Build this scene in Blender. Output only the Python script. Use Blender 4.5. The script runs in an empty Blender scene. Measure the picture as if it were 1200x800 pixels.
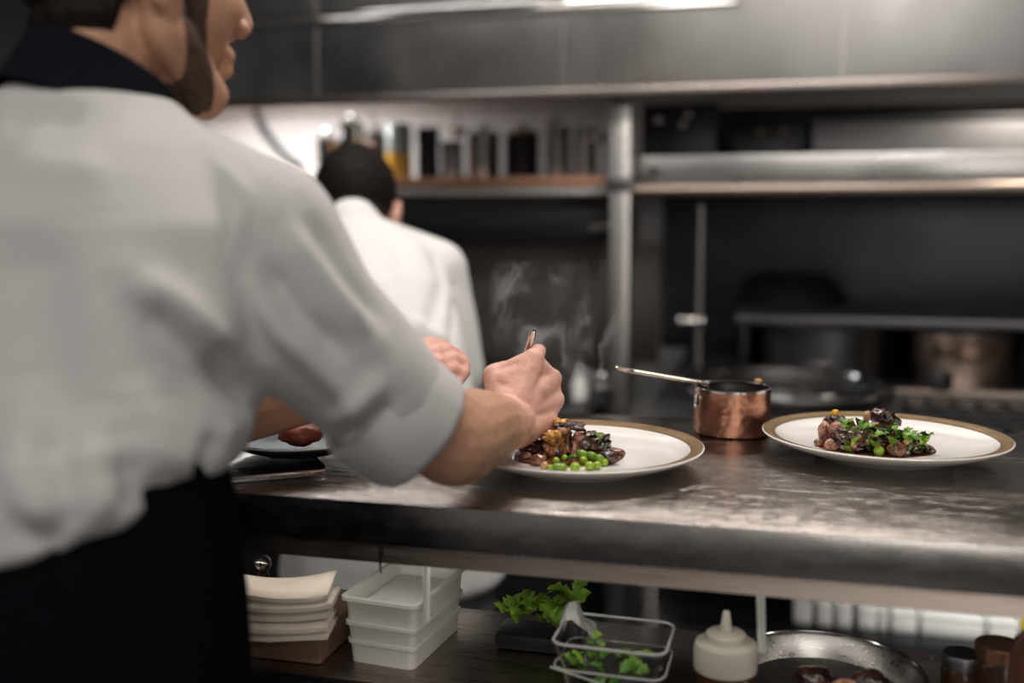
import bpy, bmesh, math, random
import numpy as np
from mathutils import Vector, Matrix, noise
from mathutils.bvhtree import BVHTree

random.seed(7)
SC = bpy.context.scene
COL = SC.collection
PI = math.pi

# ------------------------------------------------------------------ camera
CAM = Vector((0, 0, 1.27))
YAW, PITCH, FPX = math.radians(14.3), math.atan(138 / 1200), 1200.0
F0 = Vector((-math.sin(YAW), math.cos(YAW), 0))
RT = Vector((math.cos(YAW), math.sin(YAW), 0))
FW = F0 * math.cos(PITCH) - Vector((0, 0, math.sin(PITCH)))
UP = F0 * math.sin(PITCH) + Vector((0, 0, math.cos(PITCH)))
cd = bpy.data.cameras.new('camera')
cam = bpy.data.objects.new('camera', cd)
COL.objects.link(cam)
cam.location = CAM
cam.rotation_euler = (PI / 2 - PITCH, 0, YAW)
cd.sensor_width = 36
cd.lens = 36
cd.clip_start = 0.05
cd.dof.use_dof = True
cd.dof.focus_distance = 1.17
cd.dof.aperture_fstop = 1.6
SC.camera = cam

# ------------------------------------------------------------------ world, lamps, exposure
w = bpy.data.worlds.new('world')
SC.world = w
w.use_nodes = True
w.node_tree.nodes['Background'].inputs[0].default_value = (0.5, 0.5, 0.52, 1)
w.node_tree.nodes['Background'].inputs[1].default_value = 0.03
SC.view_settings.view_transform = 'Standard'
SC.view_settings.look = 'None'
SC.view_settings.exposure = 0.14
SC.view_settings.gamma = 1
SC.view_settings.use_curve_mapping = False
SC.cycles.use_denoising = True
SC.cycles.max_bounces = 8
SC.cycles.transparent_max_bounces = 12
SC.cycles.sample_clamp_indirect = 4


def lamp(name, loc, size, power, color, aim=(0, 0, -1), spread=180):
    ld = bpy.data.lights.new(name, 'AREA')
    ld.shape = 'RECTANGLE'
    ld.size, ld.size_y = size
    ld.energy = power
    ld.color = color
    ld.spread = math.radians(spread)
    o = bpy.data.objects.new(name, ld)
    COL.objects.link(o)
    o.location = loc
    o.rotation_euler = Vector(aim).to_track_quat('-Z', 'Y').to_euler()
    return o


lamp('ceiling_lamp_rear', (-0.05, -0.35, 2.57), (1.2, 0.3), 14, (1, 0.96, 0.91))
lamp('ceiling_lamp_corner', (-2.35, -0.9, 2.57), (0.6, 0.3), 9, (1, 0.97, 0.94))
lamp('ceiling_lamp_front', (1.0, -1.8, 2.57), (1.8, 0.3), 15, (1, 0.95, 0.90))
lamp('front_fill', (0.95, -2.36, 1.5), (1.1, 0.5), 13, (1, 0.95, 0.90), (-0.15, 1, -0.08))  # added fill light behind the camera, brightens fronts on the lower shelf
lamp('ceiling_lamp_pass', (0.1, 1.55, 2.57), (1.2, 0.25), 24, (1, 0.93, 0.86))
lamp('ceiling_lamp_aisle', (-1.05, 1.75, 2.57), (0.9, 0.3), 8, (1, 0.97, 0.94))
lamp('hood_lamp_bench', (-1.75, 3.15, 1.735), (0.6, 0.15), 13, (0.95, 0.98, 1))
lamp('hood_lamp_range', (0.75, 2.79, 1.735), (0.3, 0.1), 3, (1, 0.88, 0.76))
lamp('splash_fill', (0.55, 3.12, 1.40), (0.8, 0.06), 4.0, (0.95, 0.97, 1))  # added unseen fill, lifts the dark panel behind the range
lamp('lower_shelf_fill', (-0.35, 0.952, 0.9475), (2.3, 0.012), 0.65, (1, 0.95, 0.88), (0, 0.35, -1))  # added fill hidden behind the front rail, lights the lower shelf items
lamp('food_box_fill', (0.75, 2.24, 0.585), (1.0, 0.04), 1.6, (1, 0.98, 0.94))  # added fill hidden under the range, makes the white boxes bright


# ------------------------------------------------------------------ placing helpers (pixel + real distance -> point)


def ray(px, py):
    return FW + RT * ((px - 600) / FPX) + UP * ((400 - py) / FPX)


def at(px, py, d):
    return CAM + ray(px, py) * d


def on_z(px, py, z):
    r = ray(px, py)
    return CAM + r * ((z - CAM.z) / r.z)


def on_Y(px, py, Y):
    r = ray(px, py)
    return CAM + r * (Y / r.y)


def cf(x, d, z):
    v = RT * x + F0 * d
    return Vector((v.x, v.y, z))


# ------------------------------------------------------------------ materials


def mat(name, col, rough=0.5, metal=0.0, var=0.08, vscale=12, bump=0.0, bscale=60, stretch=(1, 1, 1), rvar=0.0,
        trans=0.0, ior=1.45, sss=0.0, spec=0.5, coat=0.0, col2=None, sheen=0.0, alpha=1.0):
    m = bpy.data.materials.new(name)
    m.use_nodes = True
    nt = m.node_tree
    p = nt.nodes['Principled BSDF']
    tc = nt.nodes.new('ShaderNodeTexCoord')
    mp = nt.nodes.new('ShaderNodeMapping')
    mp.inputs['Scale'].default_value = stretch
    nt.links.new(tc.outputs['Object'], mp.inputs[0])
    n = nt.nodes.new('ShaderNodeTexNoise')
    n.inputs['Scale'].default_value = vscale
    n.inputs['Detail'].default_value = 4
    nt.links.new(mp.outputs[0], n.inputs['Vector'])
    rmp = nt.nodes.new('ShaderNodeValToRGB')
    c2 = col2 if col2 else tuple(min(1, c * (1 + var)) for c in col)
    c1 = col if col2 else tuple(c * (1 - var) for c in col)
    rmp.color_ramp.elements[0].color = (*c1, 1)
    rmp.color_ramp.elements[1].color = (*c2, 1)
    rmp.color_ramp.elements[0].position = 0.42 if col2 else 0.3
    rmp.color_ramp.elements[1].position = 0.60 if col2 else 0.7
    nt.links.new(n.outputs[0], rmp.inputs[0])
    nt.links.new(rmp.outputs[0], p.inputs['Base Color'])
    p.inputs['Roughness'].default_value = rough
    p.inputs['Metallic'].default_value = metal
    p.inputs['IOR'].default_value = ior
    p.inputs['Transmission Weight'].default_value = trans
    p.inputs['Specular IOR Level'].default_value = spec
    p.inputs['Coat Weight'].default_value = coat
    p.inputs['Coat Roughness'].default_value = 0.15
    p.inputs['Sheen Weight'].default_value = sheen
    p.inputs['Alpha'].default_value = alpha
    if sss:
        p.inputs['Subsurface Weight'].default_value = sss
        p.inputs['Subsurface Radius'].default_value = (0.012, 0.005, 0.003)
        p.inputs['Subsurface Scale'].default_value = 0.5
    if rvar:
        mr = nt.nodes.new('ShaderNodeMapRange')
        mr.inputs[1].default_value = 0.3
        mr.inputs[2].default_value = 0.7
        mr.inputs[3].default_value = max(0.02, rough - rvar)
        mr.inputs[4].default_value = rough + rvar
        nt.links.new(n.outputs[0], mr.inputs[0])
        nt.links.new(mr.outputs[0], p.inputs['Roughness'])
    if bump:
        n2 = nt.nodes.new('ShaderNodeTexNoise')
        n2.inputs['Scale'].default_value = bscale
        n2.inputs['Detail'].default_value = 3
        nt.links.new(mp.outputs[0], n2.inputs['Vector'])
        b = nt.nodes.new('ShaderNodeBump')
        b.inputs['Strength'].default_value = bump
        b.inputs['Distance'].default_value = 0.002
        nt.links.new(n2.outputs[0], b.inputs['Height'])
        nt.links.new(b.outputs[0], p.inputs['Normal'])
    return m


BR = (1, 14, 14)
M = dict(
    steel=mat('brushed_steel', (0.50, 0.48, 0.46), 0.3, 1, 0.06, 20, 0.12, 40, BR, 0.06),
    hood=mat('hood_steel', (0.53, 0.52, 0.51), 0.32, 1, 0.1, 3, 0.06, 8, (1, 1, 1), 0.1),
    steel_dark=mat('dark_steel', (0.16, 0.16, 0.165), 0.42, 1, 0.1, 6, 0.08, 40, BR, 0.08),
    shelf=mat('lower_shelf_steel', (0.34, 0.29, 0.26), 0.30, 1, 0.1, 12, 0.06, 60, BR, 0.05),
    rail=mat('warm_steel_rail', (0.36, 0.30, 0.26), 0.33, 1, 0.08, 20, 0.15, 120, BR, 0.06),
    chrome=mat('polished_steel', (0.72, 0.70, 0.68), 0.1, 1, 0.03, 8),
    pot=mat('pot_steel', (0.55, 0.54, 0.53), 0.16, 1, 0.05, 8, 0.03, 20),
    gloss_black=mat('gloss_black_enamel', (0.012, 0.012, 0.014), 0.22, 0, 0.2, 20),
    pot_warm=mat('warm_pot_steel', (0.74, 0.56, 0.45), 0.22, 1, 0.08, 10),
    pot_dull=mat('dull_pan_steel', (0.10, 0.095, 0.095), 0.42, 1, 0.1, 8, 0.05, 30),
    black=mat('black_enamel', (0.012, 0.012, 0.013), 0.4, 0, 0.2, 20),
    iron=mat('cast_iron', (0.02, 0.02, 0.02), 0.55, 0, 0.3, 40, 0.2, 90),
    copper=None,
    gold=mat('bronze_glaze', (0.27, 0.17, 0.075), 0.32, 0.55, 0.15, 60, 0.05, 200),
    ceramic=mat('white_ceramic', (0.82, 0.79, 0.75), 0.16, 0, 0.015, 10, coat=0.4),
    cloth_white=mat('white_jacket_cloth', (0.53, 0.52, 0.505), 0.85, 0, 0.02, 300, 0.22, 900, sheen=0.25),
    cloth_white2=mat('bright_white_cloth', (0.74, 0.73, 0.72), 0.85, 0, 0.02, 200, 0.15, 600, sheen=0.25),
    navy=mat('navy_apron_cloth', (0.006, 0.0075, 0.011), 0.9, 0, 0.15, 200, 0.2, 900, spec=0.08),
    grey_cloth=mat('grey_trouser_cloth', (0.16, 0.16, 0.17), 0.85, 0, 0.1, 200, 0.2, 800),
    hair=mat('dark_brown_hair', (0.012, 0.008, 0.006), 0.6, 0, 0.5, 240, 0.9, 260, (1, 1, 0.25), spec=0.15),
    beard=mat('brown_beard', (0.075, 0.042, 0.027), 0.7, 0, 0.5, 300, 0.8, 300, (1, 1, 0.3)),
    leather=mat('black_shoe_leather', (0.02, 0.02, 0.02), 0.4),
    wall=mat('white_wall_paint', (0.62, 0.61, 0.60), 0.5, 0, 0.03, 4),
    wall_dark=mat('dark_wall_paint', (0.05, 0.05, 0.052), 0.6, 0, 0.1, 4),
    ceil=mat('ceiling_paint', (0.5, 0.49, 0.48), 0.8, 0, 0.03, 4),
    floor=mat('dark_floor_vinyl', (0.05, 0.05, 0.052), 0.3, 0, 0.3, 6, 0.05, 80),
    napkin=mat('beige_linen', (0.72, 0.63, 0.53), 0.9, 0, 0.08, 30, 0.4, 500),
    tub=mat('milky_plastic', (0.78, 0.77, 0.71), 0.35, 0, 0.03, 10, trans=0.12, sss=0.0),
    tub_in=mat('white_cream', (0.8, 0.8, 0.77), 0.6, 0, 0.05, 20),
    clear=mat('clear_plastic', (0.95, 0.96, 0.96), 0.06, 0, 0.0, 10, trans=1.0, ior=1.35),
    glass=mat('clear_glass', (0.95, 0.96, 0.95), 0.02, 0, 0.0, 10, trans=1.0),
    amber=mat('dark_sauce_liquid', (0.05, 0.02, 0.01), 0.25, 0, 0.2, 30),
    squeeze=mat('translucent_bottle_plastic', (0.56, 0.52, 0.43), 0.4, 0, 0.05, 20, trans=0.25),
    white_box=mat('white_plastic', (0.88, 0.87, 0.84), 0.4, 0, 0.03, 10),
    oak=mat('brown_board_wood', (0.20, 0.12, 0.08), 0.35, 0, 0.2, 8, 0.2, 40, (1, 12, 12)),
    wood=mat('copper_brown_shelf', (0.45, 0.24, 0.15), 0.3, 0.9, 0.15, 10, 0.05, 80, BR),
    yellow=mat('yellow_plastic', (0.62, 0.52, 0.03), 0.35, 0, 0.05, 10),
    mustard=mat('yellow_oil', (0.75, 0.40, 0.05), 0.2, 0, 0.15, 20),
    pea=mat('pea_green', (0.27, 0.43, 0.025), 0.25, 0, 0.25, 120, 0.15, 300, sss=0.15, coat=0.4),
    pod=mat('bean_green', (0.18, 0.33, 0.025), 0.28, 0, 0.25, 120, 0.15, 300, sss=0.1, coat=0.4),
    leaf=mat('herb_leaf', (0.075, 0.19, 0.015), 0.42, 0, 0.4, 80, 0.3, 200),
    leaf2=mat('lettuce_leaf', (0.17, 0.31, 0.03), 0.42, 0, 0.4, 40, 0.3, 120),
    roast=mat('roasted_meat', (0.035, 0.012, 0.006), 0.3, 0, 0, 110, 1.0, 260, col2=(0.40, 0.15, 0.04), coat=0.6),
    pink=mat('pink_meat', (0.22, 0.075, 0.045), 0.35, 0, 0, 130, 0.8, 300, col2=(0.58, 0.31, 0.22), coat=0.4),
    braise=mat('dark_braised_meat', (0.012, 0.005, 0.004), 0.22, 0, 0, 80, 1.0, 220, col2=(0.10, 0.035, 0.022), coat=0.8),
    bean=mat('brown_bean', (0.13, 0.045, 0.022), 0.22, 0, 0, 60, 0.15, 200, col2=(0.30, 0.13, 0.07), coat=0.6),
    bean_dark=mat('purple_black_bean', (0.03, 0.012, 0.012), 0.2, 0, 0.3, 60, coat=0.7),
    onion=mat('tan_onion', (0.52, 0.30, 0.14), 0.3, 0, 0.25, 90, 0.3, 200, sss=0.1, coat=0.4),
    golden=mat('golden_crust', (0.62, 0.30, 0.06), 0.3, 0, 0.3, 120, 0.5, 260, coat=0.5),
    sauce=mat('meat_jus', (0.10, 0.028, 0.012), 0.12, 0, 0.3, 80, coat=0.8),
    eye=mat('eye_white', (0.7, 0.68, 0.66), 0.2),
)


def copper_mat():
    m = mat('hammered_copper', (0.66, 0.33, 0.22), 0.3, 1, 0.16, 30, 0, 60, rvar=0.06)
    nt = m.node_tree
    p = nt.nodes['Principled BSDF']
    tc = nt.nodes.new('ShaderNodeTexCoord')
    v = nt.nodes.new('ShaderNodeTexVoronoi')
    v.feature = 'SMOOTH_F1'
    v.inputs['Scale'].default_value = 95
    v.inputs['Smoothness'].default_value = 0.9
    nt.links.new(tc.outputs['Object'], v.inputs['Vector'])
    b = nt.nodes.new('ShaderNodeBump')
    b.inputs['Strength'].default_value = 0.3
    b.inputs['Distance'].default_value = 0.004
    nt.links.new(v.outputs['Distance'], b.inputs['Height'])
    nt.links.new(b.outputs[0], p.inputs['Normal'])
    return m


M['copper'] = copper_mat()
M['clear_rim'] = mat('clear_plastic_edge', (0.80, 0.80, 0.76), 0.12, 0, 0.0, 10, trans=0.6, ior=1.45)


def skin_mat():
    m = mat('skin', (0.52, 0.285, 0.185), 0.5, 0, 0.08, 40, 0.35, 420, sss=0.12, spec=0.35)
    nt = m.node_tree
    p = nt.nodes['Principled BSDF']
    src = p.inputs['Base Color'].links[0].from_socket
    a = nt.nodes.new('ShaderNodeAttribute')
    a.attribute_name = 'flush_and_light'
    mx = nt.nodes.new('ShaderNodeMixRGB')
    mx.inputs[2].default_value = (0.78, 0.44, 0.37, 1)  # pinker knuckles and ears, plus the lamp tint on the hand, as colour
    nt.links.new(a.outputs['Fac'], mx.inputs[0])
    nt.links.new(src, mx.inputs[1])
    nt.links.new(mx.outputs[0], p.inputs['Base Color'])
    return m


M['skin'] = skin_mat()


def counter_mat():
    """worn stainless worktop: brushed grain along the length, long curved scratches, dried water marks"""
    m = mat('worn_worktop_steel', (0.37, 0.335, 0.31), 0.27, 1, 0.07, 9)
    nt = m.node_tree
    N, L = nt.nodes, nt.links
    p = N['Principled BSDF']
    tc = N.new('ShaderNodeTexCoord')

    def noise_(scale, st=(1, 1, 1), rot=0, det=4):
        mp = N.new('ShaderNodeMapping')
        mp.inputs['Scale'].default_value = st
        mp.inputs['Rotation'].default_value = (0, 0, rot)
        L.new(tc.outputs['Object'], mp.inputs[0])
        n = N.new('ShaderNodeTexNoise')
        n.inputs['Scale'].default_value = scale
        n.inputs['Detail'].default_value = det
        L.new(mp.outputs[0], n.inputs['Vector'])
        return n.outputs[0]

    def ramp(s, a, b, lo, hi):
        r = N.new('ShaderNodeMapRange')
        r.inputs[1].default_value, r.inputs[2].default_value, r.inputs[3].default_value, r.inputs[4].default_value = a, b, lo, hi
        L.new(s, r.inputs[0])
        return r.outputs[0]

    def add(a, b):
        q = N.new('ShaderNodeMath')
        q.operation = 'ADD'
        L.new(a, q.inputs[0])
        L.new(b, q.inputs[1])
        return q.outputs[0]
    smear = ramp(noise_(5, (1, 2.5, 1), 0.5), 0.42, 0.66, 0.09, 0.30)
    fine = ramp(noise_(34, (1, 5, 1), 0.35), 0.4, 0.7, -0.05, 0.09)
    L.new(add(smear, fine), p.inputs['Roughness'])
    grain = noise_(60, (1, 26, 1), 0.0)
    scr = ramp(noise_(11, (1, 30, 1), 0.55, 2), 0.64, 0.68, 0, 1.0)
    scr2 = ramp(noise_(9, (1, 34, 1), -0.7, 2), 0.66, 0.70, 0, 0.8)
    v = N.new('ShaderNodeTexVoronoi')
    v.inputs['Scale'].default_value = 260
    L.new(tc.outputs['Object'], v.inputs['Vector'])
    spots = ramp(v.outputs['Distance'], 0.12, 0.26, 1.6, 0)
    msk = ramp(noise_(7), 0.56, 0.62, 0, 1)
    q = N.new('ShaderNodeMath')
    q.operation = 'MULTIPLY'
    L.new(spots, q.inputs[0])
    L.new(msk, q.inputs[1])
    dents = ramp(noise_(16, (1, 2.2, 1), 0.4), 0.3, 0.7, 0, 2.4)
    h = add(add(add(add(grain, scr), scr2), q.outputs[0]), dents)
    b = N.new('ShaderNodeBump')
    b.inputs['Strength'].default_value = 0.34
    b.inputs['Distance'].default_value = 0.0012
    L.new(h, b.inputs['Height'])
    L.new(b.outputs[0], p.inputs['Normal'])
    return m


M['counter'] = counter_mat()
M['lip'] = mat('satin_lip_steel', (0.36, 0.34, 0.325), 0.26, 1, 0.1, 30, 0.06, 160, (1, 3, 3), 0.04)


# ------------------------------------------------------------------ object helpers


def tag(o, label=None, cat=None, group=None, kind=None):
    if label:
        o['label'] = label
    if cat:
        o['category'] = cat
    if group:
        o['group'] = group
    if kind:
        o['kind'] = kind
    return o


def thing(name, label, cat, loc=(0, 0, 0), rz=0.0, group=None):
    o = bpy.data.objects.new(name, None)
    o.empty_display_size = 0.05
    COL.objects.link(o)
    o.location = loc
    o.rotation_euler = (0, 0, rz)
    return tag(o, label, cat, group)


class MB:
    def __init__(s):
        s.bm = bmesh.new()

    def _x(s, vs, mtx):
        if mtx is not None:
            for v in vs:
                v.co = mtx @ v.co

    def box(s, lo, hi, bev=0.0, mtx=None, seg=2):
        r = bmesh.ops.create_cube(s.bm, size=1)
        c = [(a + b) / 2 for a, b in zip(lo, hi)]
        d = [b - a for a, b in zip(lo, hi)]
        for v in r['verts']:
            v.co = Vector((v.co.x * d[0] + c[0], v.co.y * d[1] + c[1], v.co.z * d[2] + c[2]))
        vs = r['verts']
        if bev:
            es = list({e for v in vs for e in v.link_edges})
            rr = bmesh.ops.bevel(s.bm, geom=es, offset=bev, segments=seg, affect='EDGES', profile=0.5)
            vs = rr['verts']
        s._x(vs, mtx)
        return s

    def lathe(s, prof, n=48, mtx=None, cap=True, sq=None):
        rings = []
        new = []
        for r, z in prof:
            if r < 1e-6:
                v = s.bm.verts.new((0, 0, z))
                rings.append([v])
                new.append(v)
            else:
                rg = []
                for k in range(n):
                    a = 2 * PI * k / n
                    v = s.bm.verts.new((r * math.cos(a), r * math.sin(a), z))
                    rg.append(v)
                    new.append(v)
                rings.append(rg)
        for a, b in zip(rings, rings[1:]):
            for k in range(n):
                k2 = (k + 1) % n
                if len(a) == 1 and len(b) == 1:
                    continue
                if len(a) == 1:
                    s.bm.faces.new((a[0], b[k], b[k2]))
                elif len(b) == 1:
                    s.bm.faces.new((a[k], b[0], a[k2]))
                else:
                    s.bm.faces.new((a[k], b[k], b[k2], a[k2]))
        s._x(new, mtx)
        return s

    def tube(s, pts, rad, n=10, caps=True, flat=1.0):
        pts = [Vector(p) for p in pts]
        if not hasattr(rad, '__len__'):
            rad = [rad] * len(pts)
        rings = []
        prev = None
        for i, p in enumerate(pts):
            t = (pts[min(i + 1, len(pts) - 1)] - pts[max(i - 1, 0)]).normalized()
            if prev is None:
                u = t.cross(Vector((0, 0, 1)))
                if u.length < 1e-3:
                    u = t.cross(Vector((1, 0, 0)))
                u.normalize()
            else:
                u = (prev - t * prev.dot(t)).normalized()
            prev = u
            v = t.cross(u)
            rings.append([s.bm.verts.new(p + (u * math.cos(2 * PI * k / n) + v * math.sin(2 * PI * k / n) * flat) * rad[i]) for k in range(n)])
        for a, b in zip(rings, rings[1:]):
            for k in range(n):
                s.bm.faces.new((a[k], a[(k + 1) % n], b[(k + 1) % n], b[k]))
        if caps:
            s.bm.faces.new(list(reversed(rings[0])))
            s.bm.faces.new(rings[-1])
        return s

    def cap(s, a, b, ra, rb, n=16, k=5):
        """rounded cone from a to b"""
        a, b = Vector(a), Vector(b)
        ax = b - a
        L = ax.length
        q = Vector((0, 0, 1)).rotation_difference(ax.normalized()) if L > 1e-6 else Matrix.Identity(3).to_quaternion()
        prof = [(0, -ra)]
        for i in range(1, k + 1):
            t = -PI / 2 + PI / 2 * i / k
            prof.append((ra * math.cos(t), ra * math.sin(t)))
        for i in range(0, k):
            t = PI / 2 * i / k
            prof.append((rb * math.cos(t), L + rb * math.sin(t)))
        prof.append((0, L + rb))
        s.lathe(prof, n, Matrix.Translation(a) @ q.to_matrix().to_4x4())
        return s

    def cone(s, a, b, ra, rb, n=24, tilt=None):
        a, b = Vector(a), Vector(b)
        q = Vector((0, 0, 1)).rotation_difference((b - a).normalized())
        L = (b - a).length
        s.lathe([(0, 0), (ra, 0), (ra + (rb - ra) * 0.5, L * 0.5), (rb, L), (0, L)], n, Matrix.Translation(a) @ q.to_matrix().to_4x4())
        return s

    def ell(s, c, r, rot=None, sub=3):
        res = bmesh.ops.create_icosphere(s.bm, subdivisions=sub, radius=1)
        mt = Matrix.Translation(Vector(c)) @ (rot.to_4x4() if rot is not None else Matrix.Identity(4)) @ Matrix.Diagonal((*r, 1))
        s._x(res['verts'], mt)
        return s

    def loft(s, rings, closed=True, cap=True):
        """rings: lists of points of equal length"""
        R = [[s.bm.verts.new(p) for p in rg] for rg in rings]
        n = len(R[0])
        for a, b in zip(R, R[1:]):
            for k in range(n if closed else n - 1):
                s.bm.faces.new((a[k], a[(k + 1) % n], b[(k + 1) % n], b[k]))
        if cap and closed:
            s.bm.faces.new(list(reversed(R[0])))
            s.bm.faces.new(R[-1])
        return s

    def mesh(s, name):
        me = bpy.data.meshes.new(name)
        bmesh.ops.recalc_face_normals(s.bm, faces=s.bm.faces)
        s.bm.to_mesh(me)
        s.bm.free()
        return me

    def build(s, name, m, parent=None, world=False, smooth=40, mods=None):
        if world and parent is not None:
            inv = parent.matrix_basis.inverted()
            for v in s.bm.verts:
                v.co = inv @ v.co
        return link(name, s.mesh(name), m, parent, smooth)


def link(name, me, m, parent=None, smooth=40):
    o = bpy.data.objects.new(name, me)
    COL.objects.link(o)
    if m is not None:
        me.materials.append(m)
    if smooth:
        me.shade_smooth()
        if smooth < 179:
            me.set_sharp_from_angle(angle=math.radians(smooth))
    if parent is not None:
        o.parent = parent
    return o


def base_of(me_obj):
    """move a single-mesh thing's origin to the middle of its base"""
    me = me_obj.data
    co = np.empty(len(me.vertices) * 3)
    me.vertices.foreach_get('co', co)
    co = co.reshape(-1, 3)
    b = (co.min(0) + co.max(0)) / 2
    b[2] = co[:, 2].min()
    me.vertices.foreach_set('co', (co - b).ravel())
    me.update()
    me_obj.location = Vector(me_obj.location) + Vector(b)
    return me_obj


def remesh(mb, voxel, smooth=6, fac=0.5):
    """fuse the overlapping solids of MB into one skin; returns a mesh"""
    me = mb.mesh('tmp')
    o = bpy.data.objects.new('tmp', me)
    COL.objects.link(o)
    r = o.modifiers.new('r', 'REMESH')
    r.mode = 'VOXEL'
    r.voxel_size = voxel
    if smooth:
        sm = o.modifiers.new('s', 'SMOOTH')
        sm.factor = fac
        sm.iterations = smooth
    dg = bpy.context.evaluated_depsgraph_get()
    dg.update()
    out = bpy.data.meshes.new_from_object(o.evaluated_get(dg))
    bpy.data.objects.remove(o)
    bpy.data.meshes.remove(me)
    return out


def arrays(me):
    v = np.empty(len(me.vertices) * 3)
    me.vertices.foreach_get('co', v)
    nn = np.empty(len(me.vertices) * 3)
    me.vertices.foreach_get('normal', nn)
    return v.reshape(-1, 3), nn.reshape(-1, 3)


def setco(me, v):
    me.vertices.foreach_set('co', np.ascontiguousarray(v).ravel())
    me.update()


def dist_poly(V, P):
    """distance of every vertex to a polyline, and the parameter 0..1 along it"""
    P = np.array([list(p) for p in P])
    best = np.full(len(V), 1e9)
    par = np.zeros(len(V))
    n = len(P) - 1
    for i in range(n):
        a, b = P[i], P[i + 1]
        ab = b - a
        t = np.clip(((V - a) @ ab) / max(1e-12, ab @ ab), 0, 1)
        d = np.linalg.norm(V - (a + t[:, None] * ab), axis=1)
        k = d < best
        best[k] = d[k]
        par[k] = (i + t[k]) / n
    return best, par


def fold_cloth(me, folds, wob=0.0, wscale=9, seed=0):
    """push folds (ridges and hollows) into a garment: each is (pixel polyline, width, height), dropped onto the cloth it lies on"""
    V, Nn = arrays(me)
    bv = BVHTree.FromPolygons([Vector(v) for v in V], [tuple(p.vertices) for p in me.polygons])
    D = np.zeros(len(V))
    for line, wd, ht in folds:
        pts = []
        for (x0, y0), (x1, y1) in zip(line, line[1:]):
            for k in range(6):
                t = k / 5
                h = bv.ray_cast(CAM, ray(x0 + (x1 - x0) * t, y0 + (y1 - y0) * t).normalized())
                if h[0] is not None:
                    pts.append(h[0])
        if len(pts) < 2:
            continue
        d, t = dist_poly(V, pts)
        D += ht * np.exp(-(d / wd) ** 2) * np.clip(np.sin(PI * np.clip(t, 0.04, 0.96)) * 1.6, 0, 1)
    if wob:
        for i, v in enumerate(V):
            q = Vector(v) * wscale + Vector((seed, 0, 0))
            D[i] += wob * (noise.noise(q) + 0.5 * noise.noise(q * 2.1))
    setco(me, V + Nn * D[:, None])
    return me


def to_parent(me, parent):
    me.transform(parent.matrix_basis.inverted())
    return me


def shell(me, margin, height, seed=0, rough=0.0):
    """a skin of hair over part of a head: margin(v) > 0 where it grows, rising to HEIGHT away from its edge"""
    V, Nn = arrays(me)
    mg = np.array([margin(v) for v in V])
    keep = mg > -0.002
    idx = -np.ones(len(V), int)
    idx[keep] = np.arange(keep.sum())
    faces = []
    for p in me.polygons:
        vs = list(p.vertices)
        if all(keep[i] for i in vs):
            faces.append([int(idx[i]) for i in vs])
    off = height * np.clip(mg / 0.012, -0.15, 1)
    if rough:
        for i in np.nonzero(keep)[0]:
            off[i] += rough * noise.noise(Vector(V[i]) * 160 + Vector((seed, 0, 0))) * min(1, max(0, mg[i] / 0.012))
    W = (V + Nn * off[:, None])[keep]
    out = bpy.data.meshes.new('hair')
    out.from_pydata(W.tolist(), [], faces)
    out.update()
    return out


def join_meshes(ms, name):
    V, Fc, off = [], [], 0
    for me in ms:
        v, _ = arrays(me)
        V += v.tolist()
        Fc += [[i + off for i in p.vertices] for p in me.polygons]
        off += len(v)
    out = bpy.data.meshes.new(name)
    out.from_pydata(V, [], Fc)
    out.update()
    return out


def blob(mb, c, r, seed=0, amp=0.18, freq=1.6, rot=None, sub=3, cut=None):
    """lumpy ellipsoid whose base sits at c.z"""
    res = bmesh.ops.create_icosphere(mb.bm, subdivisions=sub, radius=1)
    rm = rot if rot is not None else Matrix.Identity(3)
    for v in res['verts']:
        p = v.co.normalized()
        k = 1 + amp * noise.noise(p * freq + Vector((seed * 3.7, seed, 0))) + amp * 0.5 * noise.noise(p * freq * 2.7 + Vector((seed, 0, seed * 2)))
        if amp > 0.13:
            k += amp * 0.55 * (abs(noise.noise(p * freq * 3.6 + Vector((0, seed * 1.3, 4)))) - 0.25) + amp * 0.30 * noise.noise(p * freq * 8 + Vector((seed, 2, 1)))
        q = rm @ Vector((p.x * k * r[0], p.y * k * r[1], p.z * k * r[2]))
        v.co = q
    zmin = min(v.co.z for v in res['verts'])
    for v in res['verts']:
        v.co.z -= zmin
        v.co += Vector(c)
    return mb


# ------------------------------------------------------------------ the room
def struct(name, lo, hi, m):
    b = MB().box(lo, hi)
    return tag(b.build(name, m), kind='structure')


X0, X1, Y0, Y1, ZC = -3.0, 2.4, -2.4, 3.62, 2.6
struct('floor', (X0, Y0, -0.1), (X1, Y1, 0), M['floor'])
struct('ceiling', (X0 - 0.1, Y0 - 0.1, ZC), (X1 + 0.1, Y1 + 0.1, ZC + 0.1), M['ceil'])
struct('wall_back', (X0 - 0.1, Y1, 0), (X1 + 0.1, Y1 + 0.1, ZC), M['wall'])
struct('wall_front', (X0 - 0.1, Y0 - 0.1, 0), (X1 + 0.1, Y0, ZC), M['wall'])
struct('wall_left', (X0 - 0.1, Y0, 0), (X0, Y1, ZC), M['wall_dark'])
struct('wall_right', (X1, Y0, 0), (X1 + 0.1, Y1, ZC), M['wall_dark'])

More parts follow.
